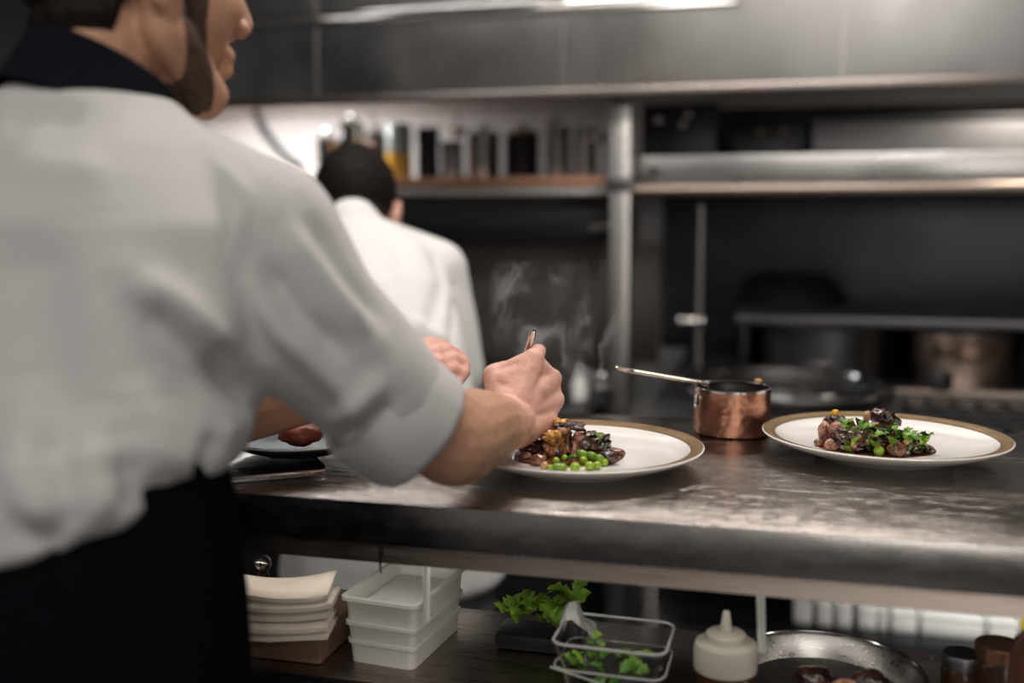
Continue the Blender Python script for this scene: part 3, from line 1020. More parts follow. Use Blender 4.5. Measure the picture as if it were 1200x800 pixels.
def shelf_bits():
    # glass bottle with steel ball stopper, behind the napkins
    p = on_z(309, 722, ZS) + Vector((0, 0, 0))
    p = at(309, 700, 1.262)
    t = thing('glass_bottle', 'small dark glass bottle with shiny ball stopper behind the napkins', 'bottle', (p.x, p.y, ZS))
    h = at(309, 668, 1.262).z - ZS
    MB().lathe([(0, 0), (0.017, 0), (0.019, 0.003), (0.019, h - 0.035), (0.014, h - 0.020), (0.007, h - 0.010), (0.007, h), (0, h)], 32).build('bottle_glass', mat('dark_glass', (0.03, 0.02, 0.012), 0.05, 0, 0.1, 10, coat=1), t)
    MB().ell((0, 0, h + 0.010), (0.0105, 0.0105, 0.0105)).build('stopper', M['chrome'], t)
    # black cable tie on the front rail
    q = on_Y(447, 641, YF + 0.0155)
    b = MB().tube([(0, 0, 0), (0.0005, -0.0006, -0.010), (-0.0006, 0, -0.018), (0.0004, 0, -0.030)], [0.0018, 0.0026, 0.0013, 0.0009], 8)
    o = b.build('cable_tie', M['black'], None)
    o.location = (q.x, q.y - 0.003, ZT - 0.0435 - 0.003)
    tag(o, 'short black cable tie hanging at the counter front rail', 'tie')

    # clear clamshell box with herbs
    c = on_z(712, 830, ZS)
    c = Vector((c.x, c.y + 0.04, ZS + 0.0005))
    t = thing('herb_box', 'clear plastic clamshell box of herbs, its film peeled open', 'box', c, YAW - 0.28)
    W_, D_, H_ = 0.112, 0.085, 0.060

    def rr(hw, hd, z, r, lift=0):
        pts = []
        for cx, cy, a0 in ((hw - r, hd - r, 0), (-hw + r, hd - r, PI / 2), (-hw + r, -hd + r, PI), (hw - r, -hd + r, 1.5 * PI)):
            for k in range(5):
                a = a0 + PI / 2 * k / 4
                pts.append((cx + r * math.cos(a), cy + r * math.sin(a), z))
        return pts
    b = MB()
    hw, hd = W_ / 2, D_ / 2
    b.loft([rr(hw - .012, hd - .012, 0, .014), rr(hw - .003, hd - .003, H_ - .016, .014), rr(hw - .001, hd - .001, H_ - .012, .014), rr(hw, hd, H_, .014), rr(hw - .0012, hd - .0012, H_, .014),
            rr(hw - .0022, hd - .0022, H_ - .012, .014), rr(hw - .0042, hd - .0042, H_ - .016, .014), rr(hw - .013, hd - .013, .0012, .014)])
    b.build('box_wall', M['clear'], t, smooth=40)
    lp = rr(hw, hd, H_, .014)
    MB().tube([Vector(q) for q in lp + lp[:1]], 0.0016, 6, caps=False).build('box_rim', M['clear_rim'], t)
    lp = rr(hw - .001, hd - .001, H_ - .026, .014)
    MB().tube([Vector(q) for q in lp + lp[:1]], 0.0013, 6, caps=False).build('lid_seam', M['clear_rim'], t)
    MB().tube([(-hw, -hd, H_ - .024), (0, -hd - .004, H_ - .034), (hw * .4, -hd - .004, H_ - .046)], 0.0012, 6).build('film_edge', M['clear_rim'], t)
    b = MB()
    rows = []
    for i in range(7):
        u = i / 6
        rows.append([(-hw + 0.002 + 0.040 * v * (1 - 0.25 * u) + 0.006 * noise.noise(Vector((u * 5, v * 4, 1))), -0.012 + 0.040 * u, H_ + 0.030 * math.sin(PI * (0.18 + 0.7 * u)) * (1 - abs(v * 2 - 0.55)) + 0.003 * noise.noise(Vector((u * 6, v * 6, 5)))) for v in [j / 6 for j in range(7)]])
    b.loft(rows, closed=False)
    bmesh.ops.solidify(b.bm, geom=b.bm.faces[:], thickness=0.0006)
    b.build('peeled_film', M['clear_rim'], t, smooth=20)
    rl = random.Random(9)
    for i in range(24):
        p = c + Matrix.Rotation(YAW - 0.28, 3, 'Z') @ Vector((rl.uniform(-0.038, 0.026), rl.uniform(-0.022, 0.02), 0.012 + rl.uniform(0, 0.036)))
        leaf('herb_leaf', 'fresh herb leaf lying inside the clear plastic box', 'herb', p, rl.uniform(0.014, 0.022), rl.uniform(0.006, 0.009), 0.2, rl.uniform(0, 6.28), rl.uniform(-0.3, 0.6), M['leaf2' if i % 2 else 'leaf'], 300 + i, 'herb leaves in the clear box')
    # loose lettuce bunch behind
    p = at(622, 752, 1.155)
    t = thing('lettuce_bunch', 'loose bunch of green lettuce leaves lying behind the clear box', 'lettuce', (p.x, p.y, ZS))
    MB().box((-0.036, -0.026, 0.0005), (0.062, 0.026, 0.018), 0.004).build('black_tray', M['black'], t)
    for i in range(22):
        u = rl.uniform(-1, 1)
        o = leaf('lettuce_leaf', None, None, (0.013 + u * 0.043, rl.uniform(-0.018, 0.018), 0.022 + rl.uniform(0, 0.045) * (0.45 + 0.55 * (u + 1) / 2)), rl.uniform(0.022, 0.034), rl.uniform(0.011, 0.016), 0.25, rl.uniform(0, 6.28), rl.uniform(0.0, 0.9), M['leaf2'], 400 + i, None, t, 4)
    # squeeze bottle
    p = on_z(847, 836, ZS)
    t = thing('squeeze_bottle', 'squat squeeze bottle with cream nozzle cap beside the clear herb box', 'bottle', (p.x, p.y + 0.03, ZS))
    s_ = 0.0305
    zt = on_Y(847, 752, p.y + 0.03).z - ZS
    MB().lathe([(0, 0.0005), (s_ * .92, 0.0005), (s_, 0.004), (s_, zt - 0.028), (s_ * .96, zt - 0.027), (0, zt - 0.026)], 40).build('bottle_body', M['amber'], t)
    sc_ = MB().lathe([(0, zt - 0.0258), (s_ * 1.02, zt - 0.0258), (s_ * 1.03, zt - 0.006), (s_ * .97, zt), (s_ * .66, zt + 0.002), (s_ * .64, zt + 0.009), (s_ * .56, zt + 0.011), (0.0065, zt + 0.012), (0, zt + 0.012)], 40).build('screw_cap', M['squeeze'], t)
    MB().lathe([(0, zt + 0.012), (0.0062, zt + 0.0121), (0.0035, zt + 0.031), (0.0028, zt + 0.032), (0, zt + 0.032)], 20).build('nozzle', M['squeeze'], sc_)
    # round steel dish
    p = on_z(962, 800, ZS + 0.03)
    t = thing('round_dish', 'wide round steel dish with pale rim beside the squeeze bottle', 'dish', (p.x + 0.005, p.y + 0.035, ZS + 0.0005))
    R = 0.092
    MB().lathe([(0, 0), (R - 0.016, 0), (R - 0.01, 0.004), (R - 0.001, 0.026), (R + 0.004, 0.028), (R + 0.004, 0.0295), (R - 0.001, 0.030), (R - 0.0035, 0.027), (R - 0.012, 0.006), (0, 0.0025)], 64).build('dish_wall', M['steel'], t)
    MB().tube([((R + 0.003) * math.cos(a), (R + 0.003) * math.sin(a), 0.0295) for a in [2 * PI * i / 48 for i in range(49)]], 0.0022, 8, caps=False).build('rolled_rim', M['chrome'], t)
    for i, (dx, dy, m, lab) in enumerate([(0.02, -0.015, 'pink', 'pink meat piece lying in the round steel dish'), (-0.01, 0.01, 'braise', 'black cooked lump in the middle of the round steel dish'), (0.045, 0.012, 'braise', 'black cooked lump near rim of the round steel dish')]):
        b = MB()
        blob(b, (0, 0, 0), (0.018, 0.016, 0.011), 500 + i, 0.25)
        o = b.build('meat_piece', M[m], None, smooth=180)
        o.location = (p.x + 0.005 + dx, p.y + 0.035 + dy, ZS + 0.0035)
        tag(o, lab, 'meat')
    # jars at the end of the shelf
    for i, (x, y, r, m, lab) in enumerate([(1172, 764, 0.024, 'wood', 'dark glass jar with dull brass lid near the shelf end'), (1128, 775, 0.020, 'steel_dark', 'dark glass jar with grey lid beside the round steel dish')]):
        p = at(x, y, 1.02 + 0.02 * i)
        hz = p.z - ZS
        t = thing('spice_jar', lab, 'jar', (p.x, p.y, ZS + 0.0003))
        MB().lathe([(0, 0), (r, 0), (r, hz - 0.010), (r * .85, hz - 0.005), (0, hz - 0.005)], 32).build('jar_glass', M['amber'], t)
        MB().lathe([(0, hz - 0.0048), (r * .98, hz - 0.0048), (r * .98, hz + 0.007), (r * .9, hz + 0.009), (0, hz + 0.009)], 32).build('jar_lid', M[m], t)
    p = at(1203, 770, 0.93)
    t = thing('sauce_bottle', 'dark bottle with round yellow cap at the very end of shelf', 'bottle', (p.x, p.y, ZS))
    h = at(1203, 735, 0.93).z - ZS
    MB().lathe([(0, 0), (0.0135, 0), (0.0135, h - 0.016), (0.006, h - 0.004), (0.006, h), (0, h)], 28).build('bottle_glass', M['amber'], t)
    MB().lathe([(0, h), (0.0068, h + 0.0002), (0.0072, h + 0.010), (0.005, h + 0.014), (0, h + 0.0145)], 24).build('cap', M['yellow'], t)


shelf_bits()


# ------------------------------------------------------------------ background kitchen
M['rim_steel'] = mat('hood_rim_steel', (0.30, 0.26, 0.24), 0.35, 1, 0.1, 5)


def background():
    HY = 2.70
    hb = on_Y(740, 107, HY).z
    t = thing('extractor_hood', 'wide stainless extractor hood canopy hanging over the cooking line', 'hood', (-0.3, 3.1, hb))
    b = MB()
    b.box((-2.6, HY, hb + 0.012), (2.3, HY + 0.012, ZC - 0.002), 0.002)
    b.build('front_panel', M['hood'], t, True)
    MB().box((-2.6, HY - 0.012, hb - 0.012), (2.3, HY + 0.02, hb + 0.0118), 0.006).build('bottom_rim', M['rim_steel'], t, True)
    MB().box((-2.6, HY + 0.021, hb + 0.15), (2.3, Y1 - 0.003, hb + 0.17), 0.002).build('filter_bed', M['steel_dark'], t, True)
    for x in (-1.95, -1.25, -0.55, 0.15, 0.85, 1.55):
        MB().box((x - 0.002, HY - 0.0025, hb + 0.014), (x + 0.002, HY - 0.0003, ZC - 0.004)).build('panel_seam', M['steel'], t, True)
    MB().box((-2.6, HY - 0.010, on_Y(360, 32, HY).z), (-0.1, HY - 0.0003, on_Y(360, 16, HY).z), 0.004).build('reflection_bar', M['chrome'], t, True)  # added polished bar, stands in for a bright reflection streak on the hood
    # post
    x = on_Y(725, 300, 2.75).x
    t = thing('steel_post', 'upright square steel post between pot shelf and cooking range', 'post', (x, 2.77, 0))
    MB().box((x - 0.027, 2.76, 0), (x + 0.027, 2.80, hb + 0.049), 0.003).build('post_tube', M['steel'], t, True)
    MB().box((x - 0.035, 2.752, on_Y(725, 215, 2.75).z - 0.02), (x + 0.035, 2.7597, on_Y(725, 215, 2.75).z + 0.02), 0.002).build('bracket', M['steel_dark'], t, True)
    xp = x
    # pot shelf (attached to post line), back rail
    SY = 3.08
    zs = on_Y(585, 207, SY).z
    t = thing('pot_shelf', 'copper brown wall shelf carrying a row of pots', 'shelf', (-1.3, 3.3, zs))
    MB().box((-2.4, SY, zs - 0.035), (xp - 0.05, Y1 - 0.004, zs), 0.004).build('shelf_board', M['wood'], t, True)
    MB().box((-2.4, SY + 0.006, zs - 0.058), (xp - 0.05, SY + 0.02, zs - 0.0352), 0.003).build('shelf_rail', M['steel'], t, True)
    # pots on it
    pots = [  # px, width px, top py, material, label, lid
        (384, 24, 165, 'pot', 'small steel pot at the start of the pot shelf beyond the cook', 'chrome', 0.0),
        (413, 32, 148, 'pot', 'wide steel pot behind the bowed head of the cook', 'chrome', 0.03),
        (502, 26, 150, 'black', 'black enamel pot beside the jar of yellow oil', None, 0.0),
        (530, 26, 166, 'pot', 'low steel saucepan beside the black enamel pot', None, 0.0),
        (567, 38, 158, 'pot', 'steel pot with a big shiny lid in the middle of the shelf', 'chrome', 0.0),
        (612, 40, 158, 'black', 'black pot with a dull brass lid knob along the shelf', 'gold', 0.02),
        (654, 28, 148, 'pot', 'tall steel bain pot, first of two at the post end', None, 0.0),
        (685, 24, 150, 'chrome', 'tall polished bain pot nearest the post', None, 0.0),
        (440, 30, 158, 'steel_dark', '', 'steel_dark', 0.04)]
    pots[-1] = (442, 22, 160, 'steel_dark', 'dark steel pot between the wide pot and jar of yellow oil', 'steel_dark', 0.16)
    for px, wp, ty, m, lab, lid, dy in pots:
        y = SY + 0.14 + dy
        p = on_Y(px, 200, y)
        k = (p - CAM).dot(FW) / FPX
        r = wp * k / 2
        h = on_Y(px, ty, y).z - zs
        t = thing('stock_pot', lab, 'pot', (p.x, y, zs + 0.0005))
        MB().lathe([(0, 0), (r * .96, 0), (r, 0.006), (r, h - 0.003), (r * 1.04, h), (r * .95, h), (r * .94, 0.006), (0, 0.004)], 40).build('pot_body', M[m], t)
        if lid:
            ld = MB().lathe([(r * 1.03, h + 0.0005), (r * 1.03, h + 0.004), (r * .6, h + 0.016), (0, h + 0.021)], 40).build('pot_lid', M[lid], t)
            MB().ell((0, 0, h + 0.030), (0.012, 0.012, 0.010)).build('lid_knob', M[lid], ld)
        else:
            for sy in (-1, 1):
                MB().tube([(-0.025, sy * r, h * .8), (-0.02, sy * (r + 0.02), h * .8), (0.02, sy * (r + 0.02), h * .8), (0.025, sy * r, h * .8)], 0.004, 8).build('pot_handle', M[m], t)
    y = SY + 0.10
    p = on_Y(468, 200, y)
    k = (p - CAM).dot(FW) / FPX
    r = 15 * k
    h = on_Y(468, 145, y).z - zs
    t = thing('oil_jar', 'glass jar half full of yellow oil on the pot shelf', 'jar', (p.x, y, zs + 0.0005))
    MB().lathe([(0, 0), (r, 0), (r, h * .47), (0, h * .47)], 32).build('oil', M['mustard'], t)
    MB().lathe([(0, h * .472), (r, h * .472), (r, h * .92), (r * .8, h), (0, h)], 32).build('jar_glass', mat('pale_green_glass', (0.45, 0.5, 0.45), 0.15, 0, 0.1, 10), t)
    # ladles hanging from the hood rim over the shelf
    hang = MB().box((-2.3, 3.05, hb + 0.0), (xp - 0.05, 3.058, hb + 0.008)).build('utensil_rail', M['steel'], None)
    base_of(tag(hang, 'thin steel rail running over the pot shelf under the hood', 'rail'))
    for i, (px, by, lab) in enumerate([(438, 165, 'ladle hanging above the jar of yellow oil'), (537, 158, 'ladle hanging above the low steel saucepan'), (700, 165, 'ladle hanging beside the steel post'), (645, 145, 'short ladle hanging above the tall bain pots')]):
        p = on_Y(px, by, 3.054)
        t = thing('ladle', 'steel ' + lab, 'ladle', (p.x, 3.054, p.z))
        L = hb - p.z
        MB().tube([(0, -0.006, L - 0.002), (0, -0.010, L + 0.006), (0, -0.006, L - 0.006), (0, 0, L * .5), (0, 0, 0.02)], 0.004, 8).build('ladle_handle', M['steel'], t)
        MB().lathe([(0, -0.012), (0.016, -0.007), (0.026, 0.008), (0.028, 0.020), (0.025, 0.019), (0.015, -0.004), (0, -0.008)], 24).build('ladle_bowl', M['chrome'], t)
    # black cable at the white wall
    pts = [on_Y(x, y_, 3.605) for x, y_ in ((299, 128), (301, 136), (312, 158), (332, 182), (352, 196))]
    o = MB().tube(pts, 0.014, 10).build('cable', M['black'], None)
    base_of(tag(o, 'thick black cable hanging down the white back wall', 'cable'))

    # wall oven under the pot shelf and bench below
    zo1, zo0 = zs - 0.09, on_Y(600, 285, 3.2).z
    t = thing('wall_oven', 'long black wall grill mounted under the pot shelf', 'grill', (-1.2, 3.4, zo0))
    MB().box((-2.2, 3.2, zo0), (xp - 0.06, Y1 - 0.004, zo1), 0.006).build('oven_body', M['black'], t, True)
    MB().tube([on_Y(690, 266, 3.19) + Vector((0, 0, 0)), on_Y(712, 264, 3.19)], 0.012, 10).build('oven_handle', M['steel'], t, True)
    MB().tube([on_Y(560, 263, 3.17), on_Y(670, 261, 3.17)], 0.008, 10).build('towel_bar', M['steel_dark'], t, True)
    o = MB().box((-2.6, Y1 - 0.03, 0.785), (xp + 0.02, Y1 - 0.003, zo0 - 0.005), 0.002).build('splash_panel', mat('brown_steel', (0.22, 0.19, 0.17), 0.5, 0.7, 0.2, 5), None)
    base_of(tag(o, 'brownish steel splash panel on wall behind the steam', 'panel'))
    t = thing('prep_bench', 'low steel bench against the wall behind the cook', 'bench', (-1.5, 3.1, 0))
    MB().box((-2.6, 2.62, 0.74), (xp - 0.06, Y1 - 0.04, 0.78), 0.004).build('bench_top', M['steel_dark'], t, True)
    MB().box((-2.58, 2.66, 0.1), (xp - 0.08, Y1 - 0.05, 0.738), 0.004).build('bench_body', M['black'], t, True)
    for i, (px, ty, wp, m, lab, y) in enumerate([(680, 438, 18, 'white_box', 'slim pale bottle standing on the bench beyond the plate', 2.8), (640, 452, 26, 'steel_dark', 'dark stubby bottle on the bench beyond the plate', 2.9), (705, 446, 20, 'steel_dark', 'small dark bottle with round chrome cap near the post', 2.75)]):
        p = on_Y(px, ty, y)
        k = (p - CAM).dot(FW) / FPX
        r, h = wp * k / 2, p.z - 0.78
        t = thing('bench_bottle', lab, 'bottle', (p.x, y, 0.7805))
        MB().lathe([(0, 0), (r, 0), (r, h * .7), (r * .6, h * .85), (r * .5, h), (0, h)], 28).build('bottle_body', M[m], t)
        MB().ell((0, 0, h + r * .5), (r * .6, r * .6, r * .6)).build('bottle_cap', M['chrome'], t)

    # cooking range
    RY0, RY1 = 2.15, 3.60
    ZR = 0.84
    x0 = on_Y(765, 470, 2.5).x
    x1 = 1.75
    t = thing('cooking_range', 'long dark cooking range with steel top and open pot shelf below', 'range', ((x0 + x1) / 2, 2.6, 0))
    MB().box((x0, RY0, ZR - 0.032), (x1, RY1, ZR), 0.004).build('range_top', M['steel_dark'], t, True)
    MB().box((x0, RY0 + 0.03, 0.60), (x1, RY1, ZR - 0.0322), 0.004).build('range_body', M['black'], t, True)
    bz = on_Y(1060, 742, RY0 + 0.18).z
    MB().box((x0, RY0 + 0.0, bz - 0.03), (x1, RY1, bz - 0.0005), 0.003).build('under_shelf', M['gloss_black'], t, True)
    MB().box((x0, RY0 + 0.5, bz), (x1, RY0 + 0.52, 0.5998)).build('back_plate', M['black'], t, True)
    for xx in (x0 + 0.03, (x0 + x1) / 2, x1 - 0.03):
        MB().box((xx - 0.02, RY0 + 0.05, 0), (xx + 0.02, RY0 + 0.09, bz - 0.0302)).build('leg', M['steel_dark'], t, True)
        MB().box((xx - 0.012, RY0 + 0.03, bz), (xx + 0.012, RY0 + 0.05, 0.5998)).build('post', M['black'], t, True)
    e0, e1 = on_z(1048, 461, ZR + 0.015), on_z(1300, 461, ZR + 0.015)
    MB().box((e0.x, e0.y - 0.005, ZR + 0.0002), (x1 - 0.01, e0.y + 0.035, ZR + 0.028), 0.004).build('griddle_edge', M['rail'], t, True)
    xk = on_z(1098, 452, ZR + 0.03).x
    MB().lathe([(0, 0), (0.03, 0), (0.03, 0.03), (0.022, 0.045), (0, 0.045)], 24, Matrix.Translation((xk, e0.y + 0.015, ZR + 0.0282))).build('burner_knob', M['black'], t, True)
    gx0 = on_z(1068, 480, ZR + 0.01).x
    for j in range(11):
        xx = gx0 + j * 0.055
        MB().box((xx - 0.007, RY0 + 0.03, ZR + 0.0003), (xx + 0.007, e0.y - 0.05, ZR + 0.018), 0.003).build('grate_bar', M['iron'], t, True)
    for j in range(4):
        yy = RY0 + 0.06 + j * 0.07
        MB().box((gx0 - 0.01, yy - 0.006, ZR + 0.0182), (gx0 + 10 * 0.055 + 0.01, yy + 0.006, ZR + 0.026), 0.002).build('cross_bar', M['iron'], t, True)
    # riser ledge at the back of the range
    LY = 2.80
    zl = on_Y(1020, 373, LY).z
    xl = on_Y(862, 378, LY).x
    t = thing('riser_shelf', 'raised steel ledge bridging over pots at the back of the range', 'shelf', (0.9, 3.2, ZR))
    MB().box((xl, LY, zl - 0.022), (x1, 3.585, zl), 0.003).build('ledge_top', M['steel_dark'], t, True)
    for xx in (xl + 0.012, x1 - 0.02):
        MB().box((xx - 0.010, LY + 0.52, ZR + 0.0003), (xx + 0.010, 3.57, zl - 0.0252), 0.002).build('ledge_leg', M['steel_dark'], t, True)
    # splash back
    o = MB().box((xp + 0.03, Y1 - 0.03, ZR + 0.002), (2.3, Y1 - 0.003, hb + 0.045), 0.002).build('splash_panel', mat('blue_black_steel', (0.10, 0.105, 0.115), 0.4, 0.9, 0.2, 4), None)
    base_of(tag(o, 'dark blue grey steel panel on the wall above the range', 'panel'))

    def pan(name, lab, cat, px, py_base, wp, h, z, m, Y=None, rimm='chrome', handles=True):
        p = on_z(px, py_base, z) if Y is None else on_Y(px, py_base, Y)
        k = (p - CAM).dot(FW) / FPX
        r = wp * k / 2
        t = thing(name, lab, cat, (p.x, p.y, z + 0.0005))
        MB().lathe([(0, 0), (r * .95, 0), (r * .985, 0.006), (r, h - 0.003), (r * .985, h - 0.003), (r * .96, 0.008), (0, 0.006)], 56).build('pan_body', M[m], t)
        MB().tube([(r * math.cos(a), r * math.sin(a), h) for a in [2 * PI * i / 56 for i in range(57)]], 0.009, 8, caps=False).build('rim', M[rimm], t)
        if handles:
            for s in (-1, 1):
                MB().tube([(s * r, -0.05, h * .75), (s * (r + 0.035), -0.04, h * .78), (s * (r + 0.035), 0.04, h * .78), (s * r, 0.05, h * .75)], 0.007, 8).build('pan_handle', M[rimm], t)
        return t, p, r
    pan('braising_pan', 'wide shallow steel pan at front of the range behind the copper pan', 'pan', 915, 465, 232, 0.035, ZR, 'pot_dull', None, 'chrome', False)
    pan('stock_pot', 'broad dark stock pot under the ledge behind the braising pan', 'pot', 968, 420, 142, zl - 0.035 - ZR, ZR, 'steel_dark', 3.06, 'steel_dark', False)
    pan('stock_pot', 'polished stock pot with warm reflections behind the black burner knob', 'pot', 1128, 425, 124, zl - 0.035 - ZR, ZR, 'pot_warm', 2.98, 'steel_dark', False)
    # black skillet upside down on the ledge
    p = on_Y(925, 375, 3.38)
    k = (p - CAM).dot(FW) / FPX
    t = thing('black_skillet', 'black iron skillet turned upside down on the riser ledge', 'skillet', (p.x, 3.40, zl + 0.0005))
    r = 66 * k
    MB().lathe([(r, 0), (r * .97, 0.02), (r * .72, 0.075), (r * .6, 0.085), (0, 0.088)], 48).build('skillet_bowl', M['iron'], t)
    MB().tube([(-r * .85, -0.05, 0.03), (-r * 1.35, -0.10, 0.045)], 0.012, 10).build('skillet_handle', M['steel'], t)
    # gas pipe with taps
    pt = on_Y(822, 240, 3.15)
    pb = on_Y(822, 375, 3.15)
    t = thing('gas_pipe', 'thin upright steel pipe with two taps at back of the range', 'pipe', (pt.x, 3.15, ZR + 0.0005))
    MB().tube([(0, 0, 0), (0, 0, pt.z - ZR - 0.0005)], 0.013, 12).build('pipe_tube', M['steel'], t)
    for dx in (-0.055, 0.01):
        MB().ell((dx, -0.02, pb.z - ZR - 0.0005), (0.017, 0.017, 0.017)).build('tap', M['chrome'], t)
    MB().tube([(-0.055, -0.012, pb.z - ZR - 0.0005), (0, -0.005, pb.z - ZR - 0.0005)], 0.008, 8).build('tap_arm', M['steel'], t)
    # deep steel shelf over the range
    KY = 2.84
    za, zb = on_Y(960, 229, KY).z, on_Y(960, 180, KY).z
    xs = on_Y(739, 200, KY).x
    t = thing('range_shelf', 'deep lipped stainless shelf above the cooking range', 'shelf', (0.8, 3.1, za))
    MB().box((xs, KY, za + 0.035), (2.2, KY + 0.012, zb), 0.003).build('front_lip', M['hood'], t, True)
    MB().tube([(xs, KY + 0.004, za + 0.018), (2.2, KY + 0.004, za + 0.018)], 0.0175, 14).build('rolled_edge', M['rail'], t, True)
    MB().box((xs, KY + 0.0125, za + 0.02), (2.2, 3.58, za + 0.034), 0.002).build('shelf_board', M['steel_dark'], t, True)
    MB().lathe([(0, 0.004), (0.012, 0.004), (0.014, 0), (0, 0)], 16, Matrix.Translation(on_Y(766, 201, KY)) @ Matrix.Rotation(PI / 2, 4, 'X')).build('bolt', M['black'], t, True)
    zk = za + 0.0342
    # things on it
    a0, a1 = on_Y(752, 150, 3.0), on_Y(842, 120, 3.0)
    t = thing('black_appliance', 'black boxy appliance with small dials standing near the post', 'appliance', ((a0.x + a1.x) / 2, 3.15, zk))
    MB().box((a0.x, 3.0, zk + 0.0005), (a1.x, 3.3, a1.z), 0.008).build('casing', M['black'], t, True)
    for px, py in ((772, 140), (800, 146), (806, 134)):
        MB().ell(on_Y(px, py, 2.995), (0.012, 0.008, 0.012), None, 2).build('dial', M['steel'], t, True)
    b0, b1 = on_Y(858, 150, 3.0), on_Y(944, 142, 3.0)
    t = thing('black_appliance', 'lower black appliance with amber lamps beside the grey container', 'appliance', ((b0.x + b1.x) / 2, 3.15, zk))
    MB().box((b0.x, 3.0, zk + 0.0005), (b1.x, 3.3, b1.z), 0.008).build('casing', M['black'], t, True)
    for px, py in ((890, 155), (918, 153)):
        MB().ell(on_Y(px, py, 2.995), (0.009, 0.006, 0.009), None, 2).build('dial', M['gold'], t, True)
    c0, c1 = on_Y(952, 150, 3.0), on_Y(1190, 138, 3.0)
    t = thing('steel_container', 'long grey steel food container on the deep shelf', 'container', ((c0.x + c1.x) / 2, 3.15, zk))
    MB().box((c0.x, 3.0, zk + 0.0005), (c1.x + 0.2, 3.35, c1.z), 0.006).build('container_body', M['grey_metal'], t, True)
    MB().box((c0.x - 0.01, 2.99, c1.z + 0.0004), (c1.x + 0.21, 3.36, c1.z + 0.012), 0.004).build('container_lid', M['steel_dark'], t, True)
    # white boxes under the range
    for i, (xa, xb) in enumerate([(930, 951), (957, 975), (980, 998), (1006, 1028), (1031, 1040), (1045, 1075), (1080, 1154), (1160, 1194), (1200, 1240)]):
        yb = RY0 + 0.18
        q0, q1 = on_Y(xa, 730, yb), on_Y(xb, 730, yb)
        top = on_Y(xa, 707 + (xa - 930) * 0.085, yb).z
        lab = ['narrow white food box, first in the row under the range', 'narrow white food box, second in the row under the range', 'narrow white food box, third in the row under the range', 'cream food box, fourth in the row under the range', 'thin cream food box, fifth in the row under the range', 'white food box, sixth in the row under the range', 'widest white food box in the row under the range', 'white food box past the widest one under the range', 'last white food box of the row under the range'][i]
        t = thing('food_box', lab, 'box', ((q0.x + q1.x) / 2, yb + 0.08, bz), 0, 'white food boxes under the range')
        hw, hh = (q1.x - q0.x) / 2, top - bz
        MB().box((-hw, -0.08, 0.0), (hw, 0.08, hh * 0.8), 0.004).build('box_body', M['white_box'], t)
        MB().box((-hw - 0.001, -0.082, hh * 0.8 + 0.0003), (hw + 0.001, 0.082, hh), 0.003).build('box_lid', M['white_box'], t)


M['grey_metal'] = mat('grey_satin_metal', (0.30, 0.30, 0.31), 0.5, 0.6, 0.08, 6)
background()


# ------------------------------------------------------------------ people
def ring(c, rdir, fdir, a, b, n=36, ex=2.3):
    pts = []
    for k in range(n):
        t = 2 * PI * k / n
        ct, st = math.cos(t), math.sin(t)
        x = a * math.copysign(abs(ct) ** (2 / ex), ct)
        y = b * math.copysign(abs(st) ** (2 / ex), st)
        pts.append(c + rdir * x + fdir * y)
    return pts


def head_solid(mb, Mx, neck_to=None, rn=0.056, grow=0.0):
    """skull, face, ears and neck in the head frame: x right, y forward, z up, origin between the ears"""
    T = lambda *p: Mx @ Vector(p)
    R3 = Mx.to_3x3()
    s = R3.col[0].length

    def el(c, r, rot=None):
        mb.ell(T(*c), [q * s for q in r], R3.normalized() if rot is None else (R3.normalized() @ rot), 3)
    el((0, -0.018, 0.035), (0.073, 0.098, 0.088))
    el((0, 0.040, -0.015), (0.060, 0.052, 0.078))
    for sx in (-1, 1):
        mb.cap(T(sx * 0.055, 0.005, -0.055), T(sx * 0.020, 0.068, -0.096), 0.021 * s, 0.017 * s)
        mb.cap(T(sx * 0.058, 0.0, -0.01), T(sx * 0.055, 0.005, -0.06), 0.018 * s, 0.018 * s)
        el((sx * 0.037, 0.060, -0.022), (0.027, 0.026, 0.026))
        mb.cap(T(0, 0.084, 0.028), T(sx * 0.043, 0.068, 0.030), 0.014 * s, 0.013 * s)
        el((sx * 0.012, 0.100, -0.030), (0.010, 0.010, 0.009))
        el((sx * 0.081, -0.004, -0.008), (0.009, 0.021, 0.036), Matrix.Rotation(-sx * 0.28, 3, 'Z') @ Matrix.Rotation(-0.15, 3, 'X'))
        el((sx * 0.086, -0.014, 0.000), (0.007, 0.013, 0.024))
        el((sx * 0.075, 0.002, -0.038), (0.007, 0.010, 0.012))
    el((0, 0.074, -0.099), (0.022, 0.017, 0.017))
    mb.cap(T(0, 0.088, 0.022), T(0, 0.108, -0.022), 0.0085 * s, 0.0115 * s)
    mb.cap(T(-0.019, 0.083, -0.058), T(0.019, 0.083, -0.058), 0.009 * s, 0.009 * s)
    el((0, 0.089, -0.056), (0.014, 0.008, 0.006))
    mb.cap(T(-0.016, 0.083, -0.071), T(0.016, 0.083, -0.071), 0.009 * s, 0.009 * s)
    el((0, 0.088, -0.070), (0.013, 0.009, 0.007))
    if neck_to is not None:
        mb.cap(T(0, -0.022, -0.045), neck_to, rn * s, rn * 1.06)


